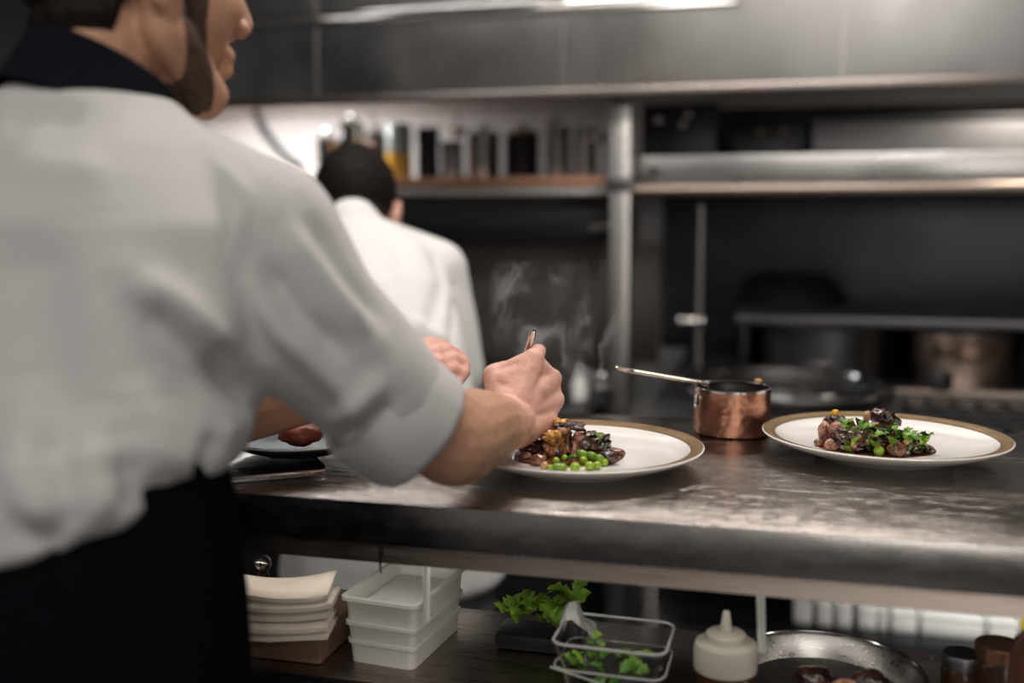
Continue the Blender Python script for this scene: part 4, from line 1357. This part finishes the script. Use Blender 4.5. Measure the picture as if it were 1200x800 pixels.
def hair_margin(Mx, low=-0.052):
    inv = Mx.inverted()

    def f(v):
        p = inv @ Vector(v)
        x, y, z = p
        # hairline: low at the nape, around the ear, high on the brow
        if y < -0.035:
            line = low + 0.010 * abs(x) / 0.07
        elif y < 0.03:
            t = (y + 0.035) / 0.065
            line = low + 0.01 + (0.040 - low - 0.01) * min(1, t * 1.6)
        else:
            line = 0.040 + (y - 0.03) * 0.75
        ear = math.hypot((y + 0.004) / 1.0, (z + 0.010) / 1.6) - 0.026
        m_ = z - line
        if abs(x) > 0.066:
            m_ = min(m_, ear)
        return m_
    return f


def beard_margin(Mx):
    inv = Mx.inverted()

    def f(v):
        x, y, z = inv @ Vector(v)
        band = 0.016 - abs(y - (0.028 + max(0, -0.04 - z) * 0.30))     # sideburn running down the jaw
        if z < -0.150 or z > 0.06 or (abs(x) < 0.03 and z > -0.09):
            band = -1
        jaw = -1
        return max(band, jaw)
    return f


def frame(c, yaw, pitch, roll, s=1.0):
    """yaw: right of the camera's forward direction; pitch: down"""
    fx = RT * math.sin(yaw) + F0 * math.cos(yaw)
    rx = RT * math.cos(yaw) - F0 * math.sin(yaw)
    up = Vector((0, 0, 1))
    f2 = fx * math.cos(pitch) - up * math.sin(pitch)
    u2 = fx * math.sin(pitch) + up * math.cos(pitch)
    r3 = rx * math.cos(roll) + u2 * math.sin(roll)
    u3 = u2 * math.cos(roll) - rx * math.sin(roll)
    m = Matrix(((r3.x, f2.x, u3.x), (r3.y, f2.y, u3.y), (r3.z, f2.z, u3.z))).to_4x4()
    return Matrix.Translation(c) @ m @ Matrix.Diagonal((s, s, s, 1))


def flush_and_light(me, pts, rad):
    V, _ = arrays(me)
    a = me.attributes.new('flush_and_light', 'FLOAT', 'POINT')
    val = np.zeros(len(V))
    for p, r in pts:
        d = np.linalg.norm(V - np.array(list(p)), axis=1)
        val = np.maximum(val, np.exp(-(d / r) ** 2))
    a.data.foreach_set('value', val)


def hand(mb, W, K, fingers, thumb, rw=0.026):
    """one continuous hand: wrist W, knuckles K (index..little), each finger a chain of joints, thumb chain"""
    for k, r in zip(K, (0.0125, 0.0125, 0.012, 0.0115)):
        mb.cap(W, k, rw * 0.74, r)
    for a, b in zip(K, K[1:]):
        mb.cap(a, b, 0.0098, 0.0098)
        mb.cap((Vector(a) + W) / 2, (Vector(b) + W) / 2, 0.0135, 0.0135)
    for ch, r0 in zip(fingers, (0.0098, 0.0100, 0.0096, 0.0086)):
        for i, (a, b) in enumerate(zip(ch, ch[1:])):
            mb.cap(a, b, r0 * (1.05 - 0.09 * i), r0 * (0.98 - 0.10 * i))
    for i, (a, b) in enumerate(zip(thumb, thumb[1:])):
        mb.cap(a, b, (0.0185, 0.0135, 0.0118)[i], (0.0135, 0.0118, 0.0095)[i])


def A(*l):
    return [at(*q) for q in l]


def chef():
    phi = math.radians(28)
    rd = RT * math.cos(phi) - F0 * math.sin(phi)
    fd = RT * math.sin(phi) + F0 * math.cos(phi)
    root_loc = cf(-0.385, 0.78, 0)
    t = thing('person', 'cook in white rolled-sleeve jacket and dark apron bending to dress a plate', 'person', root_loc)
    # joints
    neck = cf(-0.362, 0.862, 1.360)
    shR = at(303, 280, 0.835)
    shL = at(-18, 250, 0.97)
    elR = at(532, 516, 0.935)
    wrR = at(594, 494, 1.120)
    elL = at(170, 500, 1.06)
    wrL = at(476, 432, 1.175)
    levels = [(0.78, -0.385, 0.785, 0.170, 0.125), (0.90, -0.385, 0.785, 0.172, 0.128), (1.02, -0.378, 0.80, 0.163, 0.118), (1.12, -0.372, 0.825, 0.170, 0.122), (1.20, -0.366, 0.845, 0.176, 0.125), (1.27, -0.362, 0.855, 0.168, 0.118), (1.33, -0.362, 0.862, 0.125, 0.092), (1.372, -0.362, 0.866, 0.072, 0.068)]

    def torso(mb, grow, z0, z1=9):
        rs = [ring(cf(x, d, z), rd, fd, a + grow, b + grow) for z, x, d, a, b in levels if z0 <= z <= z1]
        mb.loft(rs)
    Hc = cf(-0.333, 0.925, 1.487)
    Hm = frame(Hc, math.radians(46), math.radians(4), math.radians(0))
    # ---- body, coarse trunk and legs
    hipR, hipL = cf(-0.385, 0.785, 0.88) + rd * 0.085, cf(-0.385, 0.785, 0.88) - rd * 0.085
    b = MB()
    torso(b, -0.034, 0.7)
    b.cap(shR, neck + Vector((0, 0, -0.045)), 0.050, 0.055)
    b.cap(shL, neck + Vector((0, 0, -0.045)), 0.050, 0.055)
    b.cap(shR, at(352, 372, 0.855), 0.048, 0.046)
    b.cap(at(352, 372, 0.855), at(430, 446, 0.89), 0.046, 0.042)
    b.cap(at(430, 446, 0.89), elR, 0.042, 0.040)
    b.cap(shL, elL, 0.050, 0.040)
    legs = []
    for h, s in ((hipR, 1), (hipL, -1)):
        kn = h + fd * 0.03 + Vector((0, 0, -0.40)) + rd * 0.012 * s
        an = kn - fd * 0.05 + Vector((0, 0, -0.39))
        toe = an + fd * 0.15 + Vector((0, 0, -0.05))
        legs.append((h, kn, an, toe))
        b.cap(h, kn, 0.078, 0.052)
        b.cap(kn, an, 0.050, 0.034)
        b.cap(an + Vector((0, 0, -0.045)), toe, 0.034, 0.026)
    b.cap(neck + Vector((0, 0, -0.03)), neck + Vector((0, 0, 0.01)), 0.047, 0.046)
    trunk = remesh(b, 0.007, 5)
    # ---- head
    b = MB()
    head_solid(b, Hm, neck + Vector((0, 0, -0.03)) + rd * 0.006, 0.0475)
    headm = remesh(b, 0.0028, 5)
    hairm = shell(headm, hair_margin(Hm, -0.072), 0.010, 1, 0.002)
    beardm = shell(headm, beard_margin(Hm), 0.0026, 2, 0.0012)
    # ---- right forearm and hand
    b = MB()
    b.cap(at(440, 456, 0.893), elR, 0.043, 0.043)
    mid = elR.lerp(wrR, 0.35) + Vector((0, 0, 0.003))
    b.cap(elR, mid, 0.043, 0.0415)
    b.cap(mid, wrR, 0.0415, 0.0285)
    b.cap(elR.lerp(wrR, 0.55) + RT * 0.006, wrR + RT * 0.008, 0.032, 0.024)
    b.cap(elR.lerp(wrR, 0.55) - RT * 0.006, wrR - RT * 0.008, 0.032, 0.024)
    K = A((625, 420, 1.150), (646, 443, 1.165), (650, 468, 1.165), (641, 493, 1.150))
    fing = [[K[0]] + A((631, 412, 1.190), (622, 436, 1.212), (612, 456, 1.212)),
            [K[1]] + A((648, 448, 1.205), (632, 462, 1.216), (618, 468, 1.205)),
            [K[2]] + A((650, 474, 1.200), (634, 481, 1.206), (622, 480, 1.195)),
            [K[3]] + A((639, 498, 1.180), (628, 498, 1.184), (620, 494, 1.175))]
    th = A((590, 476, 1.130), (579, 440, 1.150), (592, 434, 1.188), (606, 447, 1.212))
    hand(b, wrR, K, fing, th, 0.030)
    b.cap(at(608, 506, 1.118), K[3], 0.0185, 0.0125)
    b.cap(elR.lerp(wrR, 0.7), at(606, 502, 1.118), 0.030, 0.022)
    b.cap(th[1], K[0], 0.0105, 0.0110)
    b.cap(th[0], (K[0] + wrR) / 2, 0.017, 0.014)
    b.cap((th[0] + th[1]) / 2, (K[0] + wrR) / 2, 0.014, 0.014)
    b.cap(at(592, 448, 1.140), at(614, 436, 1.146), 0.0145, 0.0130)
    b.cap(at(598, 468, 1.128), at(630, 458, 1.146), 0.016, 0.0140)
    # knuckle heads and tendons
    for k in K:
        n_ = (CAM - k).normalized()
        b.ell(k + n_ * 0.0025, (0.0108, 0.0108, 0.0108), None, 2)
    armR = remesh(b, 0.0018, 9)
    V, Nn = arrays(armR)
    D = np.zeros(len(V))
    for k in K:
        n_ = (CAM - k).normalized()
        s0, s1 = k + n_ * 0.012, wrR + (k - wrR) * 0.18 + n_ * 0.022
        d, tt = dist_poly(V, [s0, s1])
        D += 0.0010 * np.exp(-(d / 0.0038) ** 2) * np.sin(PI * np.clip(tt, 0, 1))
    for line in ([(600, 470), (622, 462), (640, 478)], [(610, 500), (628, 478), (636, 452)]):
        pts = [at(x, y, 1.125) for x, y in line]
        d, tt = dist_poly(V, pts)
        D += 0.0008 * np.exp(-(d / 0.009) ** 2)
    for i, v in enumerate(V):
        D[i] += 0.0007 * noise.noise(Vector(v) * 90)
    setco(armR, V + Nn * D[:, None])
    # ---- left forearm and hand (beyond the right arm)
    b = MB()
    b.cap(shL.lerp(elL, 0.7), elL, 0.043, 0.043)
    b.cap(elL, elL.lerp(wrL, 0.35), 0.042, 0.041)
    b.cap(elL.lerp(wrL, 0.35), wrL, 0.041, 0.028)
    KL = A((508, 415, 1.190), (511, 426, 1.182), (512, 437, 1.176), (508, 447, 1.172))
    fl = [[KL[0]] + A((524, 411, 1.215), (537, 417, 1.225), (543, 424, 1.220)),
          [KL[1]] + A((531, 421, 1.208), (543, 428, 1.216), (544, 436, 1.208)),
          [KL[2]] + A((530, 432, 1.195), (540, 440, 1.202), (536, 447, 1.194)),
          [KL[3]] + A((523, 446, 1.182), (530, 452, 1.188), (526, 456, 1.182))]
    tl = A((485, 420, 1.195), (503, 407, 1.215), (517, 408, 1.228), (528, 414, 1.232))
    hand(b, wrL, KL, fl, tl)
    armL = remesh(b, 0.0022, 5)
    body = join_meshes([trunk, headm, armR, armL], 'body')
    flush_and_light(body, [(K[0], 0.045), (K[2], 0.045), (th[1], 0.04), (at(608, 462, 1.12), 0.055), (wrR, 0.045), (KL[1], 0.06), (Hm @ Vector((0.078, 0, 0)), 0.02)], 0)
    to_parent(body, t)
    link('body', body, M['skin'], t, 180)
    link('hair', to_parent(hairm, t), M['hair'], t, 180)
    link('beard', to_parent(beardm, t), M['beard'], t, 180)
    for sx in (-1, 1):
        ey = MB().ell(Hm @ Vector((sx * 0.031, 0.0735, 0.006)), (0.0115, 0.0115, 0.0115), None, 3).build('eye', M['eye'], t, True)
        MB().ell(Hm @ Vector((sx * 0.031, 0.0810, 0.0035)), (0.0065, 0.0055, 0.0065), None, 2).build('iris', M['hair'], t, True).parent = ey
    # ---- jacket
    b = MB()
    torso(b, 0.004, 1.1)
    b.cap(shR, neck + Vector((0, 0, -0.030)), 0.068, 0.058)
    b.cap(shL, neck + Vector((0, 0, -0.030)), 0.068, 0.058)
    b.cap(neck + Vector((0, 0, -0.05)), neck + Vector((0, 0, -0.012)) - fd * 0.006, 0.074, 0.056)
    b.ell(neck - fd * 0.030 + Vector((0, 0, -0.012)), (0.050, 0.040, 0.036), None, 3)
    m0 = at(350, 366, 0.850)
    m1 = at(425, 438, 0.880)
    cuffR = at(468, 488, 0.905)
    b.cap(shR, m0, 0.069, 0.069)
    b.cap(m0, m1, 0.069, 0.060)
    b.cone(m1, cuffR, 0.060, 0.055)
    b.cap(shL, elL, 0.066, 0.054)
    # back panel fullness
    b.ell(cf(-0.375, 0.775, 1.20), (0.13, 0.06, 0.13), None, 3)
    b.ell(cf(-0.30, 0.79, 1.125), (0.090, 0.055, 0.050), None, 3)
    hem = []
    for z, a, c_ in ((1.034, 0.155, 0.112), (1.040, 0.172, 0.130), (1.068, 0.180, 0.138), (1.13, 0.176, 0.132)):
        c = cf(-0.377, 0.795 + (z - 1.03) * 0.25, z)
        tl = 1.0 if z < 1.1 else 0.4
        hem.append([p + Vector((0, 0, tl * (0.24 * (p - c).dot(rd) + 0.20 * (p - c).dot(fd)))) for p in ring(c, rd, fd, a, c_)])
    b.loft(hem)
    jk = remesh(b, 0.0055, 9)
    folds = [
        ([(130, 335), (200, 390), (255, 440), (300, 480)], 0.014, -0.008),
        ([(150, 320), (215, 365), (280, 430)], 0.016, 0.007),
        ([(240, 395), (285, 450), (305, 488)], 0.010, -0.007),
        ([(278, 300), (330, 385), (400, 455), (432, 500)], 0.012, 0.005),
        ([(300, 300), (350, 370), (420, 430)], 0.012, -0.006),
        ([(325, 255), (385, 330), (440, 400)], 0.014, 0.005),
        ([(350, 240), (400, 320), (465, 390)], 0.012, -0.004),
        ([(395, 520), (430, 505), (462, 470)], 0.008, -0.005),
        ([(380, 500), (420, 470), (455, 440)], 0.010, 0.004),
        ([(90, 500), (110, 590), (180, 640), (250, 600)], 0.020, 0.009),
        ([(140, 520), (160, 570), (205, 590), (250, 560)], 0.018, -0.007),
        ([(60, 480), (85, 600), (130, 660)], 0.018, -0.008),
        ([(20, 430), (40, 560), (60, 660)], 0.025, 0.010),
        ([(0, 600), (60, 640), (120, 640)], 0.014, -0.005),
        ([(0, 170), (60, 200), (140, 200)], 0.02, 0.005),
        ([(0, 135), (50, 125), (100, 140)], 0.02, -0.006),
        ([(240, 170), (290, 230), (270, 300)], 0.006, 0.002),
        ([(150, 430), (180, 500), (170, 560)], 0.018, 0.005),
        ([(255, 500), (240, 560), (190, 610)], 0.012, -0.005),
        ([(45, 230), (35, 400), (45, 560)], 0.055, -0.009),
        ([(110, 240), (120, 400), (130, 520)], 0.035, 0.005),
    ]
    fold_cloth(jk, [(l, wd * 0.9, h * 1.7) for l, wd, h in folds], 0.0026, 11, 3)
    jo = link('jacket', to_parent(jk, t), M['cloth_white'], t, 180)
    # rolled cuff
    ax = ((cuffR - m1).normalized() + RT * 0.30).normalized()
    q = Vector((0, 0, 1)).rotation_difference(ax).to_matrix().to_4x4()
    cc = cuffR + ax * 0.004
    mt = Matrix.Translation(cc) @ q
    b = MB().lathe([(0.0530, 0.022), (0.0490, 0.018), (0.049, -0.028), (0.058, -0.040), (0.0610, -0.034), (0.0605, -0.010), (0.0585, 0.018), (0.0565, 0.0235), (0.0530, 0.022)], 56, mt)
    for v in b.bm.verts:
        v.co += (v.co - cc).normalized() * (0.0030 * noise.noise(v.co * 26) + 0.001 * noise.noise(v.co * 80))
    cu = b.build('sleeve_cuff', M['cloth_white'], t, True, smooth=180)
    cu.parent = jo
    # collar
    b = MB()
    rings = []
    for z, g, th_ in ((-0.016, 0.060, 0), (0.0, 0.057, 0), (0.016, 0.0545, 0), (0.031, 0.0525, 0), (0.034, 0.051, 0), (0.029, 0.0495, 0), (-0.016, 0.052, 0)):
        c = neck + Vector((0, 0, z + 0.008)) + fd * (z * 0.5 + 0.010) + rd * 0.007
        pts = ring(c, rd, fd, g * 1.02, g * 1.12, 40, 2.0)
        rings.append([p + Vector((0, 0, -0.45 * (p - c).dot(fd) - 0.14 * (p - c).dot(rd))) for p in pts])
    b.loft(rings, cap=False)
    b.build('collar', M['navy'], t, True, smooth=60)
    # trousers, apron, shoes
    b = MB()
    b.loft([ring(cf(-0.385, 0.785, z), rd, fd, a, c_) for z, a, c_ in ((0.78, 0.158, 0.118), (0.88, 0.160, 0.118), (1.0, 0.156, 0.112), (1.05, 0.150, 0.106))])
    for h, kn, an, toe in legs:
        b.cap(h, kn, 0.074, 0.062)
        b.cap(kn, an + Vector((0, 0, 0.02)), 0.062, 0.056)
    link('trousers', to_parent(remesh(b, 0.008, 5), t), M['grey_cloth'], t, 180)
    for h, kn, an, toe in legs:
        b = MB()
        b.cap(an + Vector((0, 0, -0.030)), toe + Vector((0, 0, 0.006)), 0.042, 0.034)
        b.cap(an + Vector((0, 0, -0.030)) - fd * 0.02, an + Vector((0, 0, 0.01)), 0.042, 0.042)
        me = remesh(b, 0.006, 4)
        V, _ = arrays(me)
        V[:, 2] = np.maximum(V[:, 2], 0.004)
        setco(me, V)
        link('shoe', to_parent(me, t), M['leather'], t, 180)
    b = MB()
    rows = []
    nA = 56
    for i, z in enumerate([1.075, 1.06, 1.02, 0.95, 0.88, 0.80, 0.70, 0.60, 0.50, 0.42]):
        row = []
        for k in range(nA + 1):
            a = math.radians(-90 + 25 + (360 - 50) * k / nA)
            fl_ = 0.004 * math.sin(a * 9 + 1) * max(0, (1.0 - z)) * 2.2
            A_, B_ = 0.171 + 0.02 * max(0, 1.0 - z) + fl_, 0.127 + 0.04 * max(0, 1.0 - z) + fl_
            if z < 1.0:
                A_ += 0.006
                B_ += 0.010
            if z > 1.03:
                A_ -= 0.006
                B_ -= 0.006
            kz = max(0.0, min(1.0, (z - 0.88) / 0.14))
            row.append(cf(-0.379, 0.795, z + kz * (0.24 * A_ * math.cos(a) + 0.20 * B_ * math.sin(a))) + rd * A_ * math.cos(a) + fd * B_ * math.sin(a))
        rows.append(row)
    b.loft(rows, closed=False)
    bmesh.ops.solidify(b.bm, geom=b.bm.faces[:], thickness=0.003)
    b.build('apron', M['navy'], t, True, smooth=180)
    # ---- spoon in the right hand
    top, pin, tip = at(626, 387, 1.168), at(606, 444, 1.205), at(598, 474, 1.225)
    sp = thing('spoon', 'steel plating spoon pinched in the hand of the cook, handle up', 'spoon', tip)
    dr = (tip - pin).normalized()
    sd = dr.cross(Vector((0, 0, 1))).normalized()
    MB().tube([top, top.lerp(pin, 0.10), top.lerp(pin, 0.3), pin, tip - dr * 0.02], [0.0030, 0.0046, 0.0036, 0.0026, 0.0024], 12, flat=0.55).build('spoon_handle', M['chrome'], sp, True)
    bo = MB()
    q = Vector((0, 0, 1)).rotation_difference(dr).to_matrix().to_4x4()
    bo.ell((0, 0, 0), (0.009, 0.0032, 0.015), None, 3)
    for v in bo.bm.verts:
        v.co = Matrix.Translation(tip - dr * 0.008) @ q @ v.co
    bo.build('spoon_bowl', M['chrome'], sp, True)


chef()


def cook():
    """the second cook, bowed over the bench with his back to us"""
    rd, fd = RT.copy(), F0.copy()
    root = cf(-0.215, 1.82, 0)
    t = thing('person', 'cook seen from behind with bowed dark head in bright white jacket', 'person', root)
    C = lambda x, d, z: cf(x, d, z)
    neck = C(-0.326, 2.10, 1.258)
    Hc = C(-0.334, 2.205, 1.292)
    Hm = frame(Hc, math.radians(-6), math.radians(42), 0.0, 1.06)
    shR, shL = C(-0.155, 2.06, 1.175), C(-0.485, 2.06, 1.175)
    elR, elL = C(-0.110, 2.06, 0.965), C(-0.53, 2.06, 0.965)
    wrR, wrL = C(-0.21, 2.24, 0.955), C(-0.42, 2.24, 0.955)
    HX = -0.215
    levels = [(0.86, 1.83, 0.170, 0.125, HX), (0.95, 1.85, 0.165, 0.120, -0.238), (1.05, 1.91, 0.175, 0.120, -0.270), (1.14, 1.98, 0.180, 0.115, -0.298), (1.21, 2.045, 0.160, 0.095, -0.315), (1.26, 2.085, 0.10, 0.070, -0.324)]

    def torso(mb, g):
        mb.loft([ring(C(x, d, z), rd, (fd * 0.8 + Vector((0, 0, -0.25))).normalized(), a + g, b_ + g) for z, d, a, b_, x in levels])
    legs = []
    b = MB()
    torso(b, -0.014)
    for s, sh, el, wr in ((1, shR, elR, wrR), (-1, shL, elL, wrL)):
        b.cap(neck + Vector((0, 0, -0.03)), sh, 0.052, 0.050)
        b.cap(sh, el, 0.048, 0.040)
        b.cap(el, wr, 0.040, 0.028)
        h = C(HX + s * 0.085, 1.83, 0.86)
        kn = h + fd * 0.05 + Vector((0, 0, -0.39))
        an = kn - fd * 0.07 + Vector((0, 0, -0.38))
        toe = an + fd * 0.15 + Vector((0, 0, -0.05))
        legs.append((h, kn, an, toe))
        b.cap(h, kn, 0.08, 0.054)
        b.cap(kn, an, 0.052, 0.034)
        b.cap(an + Vector((0, 0, -0.045)), toe, 0.034, 0.026)
    b.cap(neck + Vector((0, 0, -0.05)), neck, 0.054, 0.054)
    trunk = remesh(b, 0.008, 5)
    b = MB()
    head_solid(b, Hm, neck + Vector((0, 0, -0.02)), 0.057)
    headm = remesh(b, 0.0035, 4)
    hairm = shell(headm, hair_margin(Hm, -0.085), 0.012, 5, 0.003)
    hs = []
    for s, wr, el in ((1, wrR, elR), (-1, wrL, elL)):
        b = MB()
        d0 = (wr - el).normalized()
        d0 = (d0 - Vector((0, 0, 0.25))).normalized()
        sd = rd
        K = [wr + d0 * 0.085 + sd * (-s) * (0.030 - 0.020 * i) for i in range(4)]
        fg = []
        for i, k in enumerate(K):
            q1 = k + d0 * 0.036 + Vector((0, 0, -0.012))
            q2 = q1 + d0 * 0.014 + Vector((0, 0, -0.022))
            q3 = q2 + Vector((0, 0, -0.020)) - d0 * 0.004
            fg.append([k, q1, q2, q3])
        t0 = wr + d0 * 0.03 - sd * s * 0.022
        th = [t0, t0 + d0 * 0.035 - sd * s * 0.022 + Vector((0, 0, -0.01)), t0 + d0 * 0.062 - sd * s * 0.024 + Vector((0, 0, -0.024)), t0 + d0 * 0.080 - sd * s * 0.014 + Vector((0, 0, -0.036))]
        b.cap(el.lerp(wr, 0.5), wr, 0.036, 0.028)
        hand(b, wr, K, fg, th)
        hs.append(remesh(b, 0.0028, 4))
    body = join_meshes([trunk, headm] + hs, 'body')
    flush_and_light(body, [(Hm @ Vector((sx * 0.078, -0.004, 0)), 0.035) for sx in (-1, 1)], 0)
    link('body', to_parent(body, t), M['skin'], t, 180)
    link('hair', to_parent(hairm, t), M['hair'], t, 180)
    for sx in (-1, 1):
        ey = MB().ell(Hm @ Vector((sx * 0.031, 0.0735, 0.006)), (0.0115, 0.0115, 0.0115), None, 3).build('eye', M['eye'], t, True)
        MB().ell(Hm @ Vector((sx * 0.031, 0.0810, 0.0035)), (0.0065, 0.0055, 0.0065), None, 2).build('iris', M['hair'], t, True).parent = ey
    # jacket
    b = MB()
    torso(b, 0.006)
    b.cap(neck + Vector((0, 0, -0.034)), neck + Vector((0, 0, 0.004)) + fd * 0.008, 0.064, 0.062)
    for s, sh, el in ((1, shR, elR), (-1, shL, elL)):
        b.cap(neck + Vector((0, 0, -0.022)), sh, 0.064, 0.066)
        b.cap(sh, el, 0.066, 0.056)
        b.cap(el, el.lerp(wrR if s == 1 else wrL, 0.55), 0.055, 0.044)
        b.cap(sh + Vector((0, -0.02, -0.04)) - rd * s * 0.03, el + Vector((0, 0, 0.06)) - rd * s * 0.03, 0.07, 0.06)
    b.loft([ring(C(HX - max(0, z - 0.86) * 0.25, d, z), rd, fd, a, c_) for z, d, a, c_ in ((0.635, 1.80, 0.195, 0.150), (0.64, 1.80, 0.205, 0.158), (0.75, 1.815, 0.195, 0.150), (0.86, 1.835, 0.182, 0.138), (0.95, 1.855, 0.178, 0.130))])
    jk = remesh(b, 0.007, 8)
    fold_cloth(jk, [([(440, 260), (460, 330), (450, 400)], 0.02, -0.006), ([(500, 270), (520, 330), (500, 400)], 0.018, -0.008), ([(480, 370), (505, 385), (530, 400)], 0.012, 0.008), ([(470, 390), (500, 400), (525, 412)], 0.010, -0.008), ([(535, 320), (530, 390), (535, 430)], 0.012, -0.006)], 0.003, 9, 8)
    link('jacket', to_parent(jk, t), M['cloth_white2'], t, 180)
    b = MB()
    b.loft([ring(C(HX, 1.80, z), rd, fd, a, c_) for z, a, c_ in ((0.40, 0.185, 0.150), (0.56, 0.185, 0.146), (0.80, 0.180, 0.138))], cap=True)
    link('apron', to_parent(remesh(b, 0.01, 3), t), M['grey_cloth'], t, 180)
    b = MB()
    for h, kn, an, toe in legs:
        b.cap(h, kn, 0.09, 0.068)
        b.cap(kn, an + Vector((0, 0, 0.02)), 0.068, 0.058)
    link('trousers', to_parent(remesh(b, 0.01, 4), t), M['navy'], t, 180)
    for h, kn, an, toe in legs:
        b = MB()
        b.cap(an + Vector((0, 0, -0.030)), toe + Vector((0, 0, 0.006)), 0.042, 0.034)
        b.cap(an + Vector((0, 0, -0.030)) - fd * 0.02, an + Vector((0, 0, 0.01)), 0.042, 0.042)
        me = remesh(b, 0.007, 4)
        V, _ = arrays(me)
        V[:, 2] = np.maximum(V[:, 2], 0.004)
        setco(me, V)
        link('shoe', to_parent(me, t), M['leather'], t, 180)


cook()


# ------------------------------------------------------------------ steam over the hot plate
def steam():
    lo, hi = at(655, 498, 1.28), at(655, 320, 1.28)
    W_, D_ = 0.185, 0.09
    m = bpy.data.materials.new('steam_vapour')
    m.use_nodes = True
    nt = m.node_tree
    N, L = nt.nodes, nt.links
    N.remove(N['Principled BSDF'])
    vol = N.new('ShaderNodeVolumeScatter')
    vol.inputs['Color'].default_value = (0.95, 0.93, 0.9, 1)
    vol.inputs['Anisotropy'].default_value = 0.3
    L.new(vol.outputs[0], N['Material Output'].inputs['Volume'])
    tc = N.new('ShaderNodeTexCoord')

    def math_(op, a, b=None, v=None):
        q = N.new('ShaderNodeMath')
        q.operation = op
        L.new(a, q.inputs[0])
        if b is not None:
            L.new(b, q.inputs[1])
        if v is not None:
            q.inputs[1].default_value = v
        return q.outputs[0]
    warp = N.new('ShaderNodeTexNoise')
    warp.inputs['Scale'].default_value = 14
    warp.inputs['Detail'].default_value = 2
    L.new(tc.outputs['Object'], warp.inputs['Vector'])
    vm = N.new('ShaderNodeVectorMath')
    vm.operation = 'MULTIPLY_ADD'
    vm.inputs[1].default_value = (0.055, 0.055, 0.035)
    L.new(warp.outputs['Color'], vm.inputs[0])
    L.new(tc.outputs['Object'], vm.inputs[2])
    n = N.new('ShaderNodeTexNoise')
    n.inputs['Scale'].default_value = 17
    n.inputs['Detail'].default_value = 3
    mp = N.new('ShaderNodeMapping')
    mp.inputs['Scale'].default_value = (1, 1, 0.55)
    L.new(vm.outputs[0], mp.inputs[0])
    L.new(mp.outputs[0], n.inputs['Vector'])
    # wisps: thin sheets where the noise passes through its middle value
    a = math_('SUBTRACT', n.outputs[0], v=0.5)
    a = math_('ABSOLUTE', a)
    mr = N.new('ShaderNodeMapRange')
    mr.inputs[1].default_value, mr.inputs[2].default_value, mr.inputs[3].default_value, mr.inputs[4].default_value = 0.0, 0.05, 1.0, 0.0
    L.new(a, mr.inputs[0])
    # patches
    n3 = N.new('ShaderNodeTexNoise')
    n3.inputs['Scale'].default_value = 11
    L.new(tc.outputs['Object'], n3.inputs['Vector'])
    mr3 = N.new('ShaderNodeMapRange')
    mr3.inputs[1].default_value, mr3.inputs[2].default_value, mr3.inputs[3].default_value, mr3.inputs[4].default_value = 0.45, 0.68, 0.04, 1.0
    L.new(n3.outputs[0], mr3.inputs[0])
    # soft ends of the plume
    sx = N.new('ShaderNodeSeparateXYZ')
    L.new(tc.outputs['Generated'], sx.inputs[0])
    parts = []
    for i, o_ in enumerate(('X', 'Y', 'Z')):
        s1 = math_('SUBTRACT', sx.outputs[o_], v=0.5)
        s1 = math_('ABSOLUTE', s1)
        r = N.new('ShaderNodeMapRange')
        r.inputs[1].default_value, r.inputs[2].default_value, r.inputs[3].default_value, r.inputs[4].default_value = 0.22, 0.48, 1.0, 0.0
        L.new(s1, r.inputs[0])
        parts.append(r.outputs[0])
    d = math_('MULTIPLY', mr.outputs[0], mr3.outputs[0])
    for p in parts:
        d = math_('MULTIPLY', d, p)
    d = math_('MULTIPLY', d, v=70.0)
    L.new(d, vol.inputs['Density'])
    b = MB().box((-W_ / 2, -D_ / 2, 0), (W_ / 2, D_ / 2, hi.z - lo.z))
    o = b.build('steam', m, None, smooth=0)
    o.location = (lo.x - 0.015, lo.y + 0.055, lo.z + 0.02)
    o.rotation_euler = (0, 0, YAW)
    tag(o, 'thin wisps of steam rising from the hot plate by the hand', 'steam', None, 'stuff')


steam()
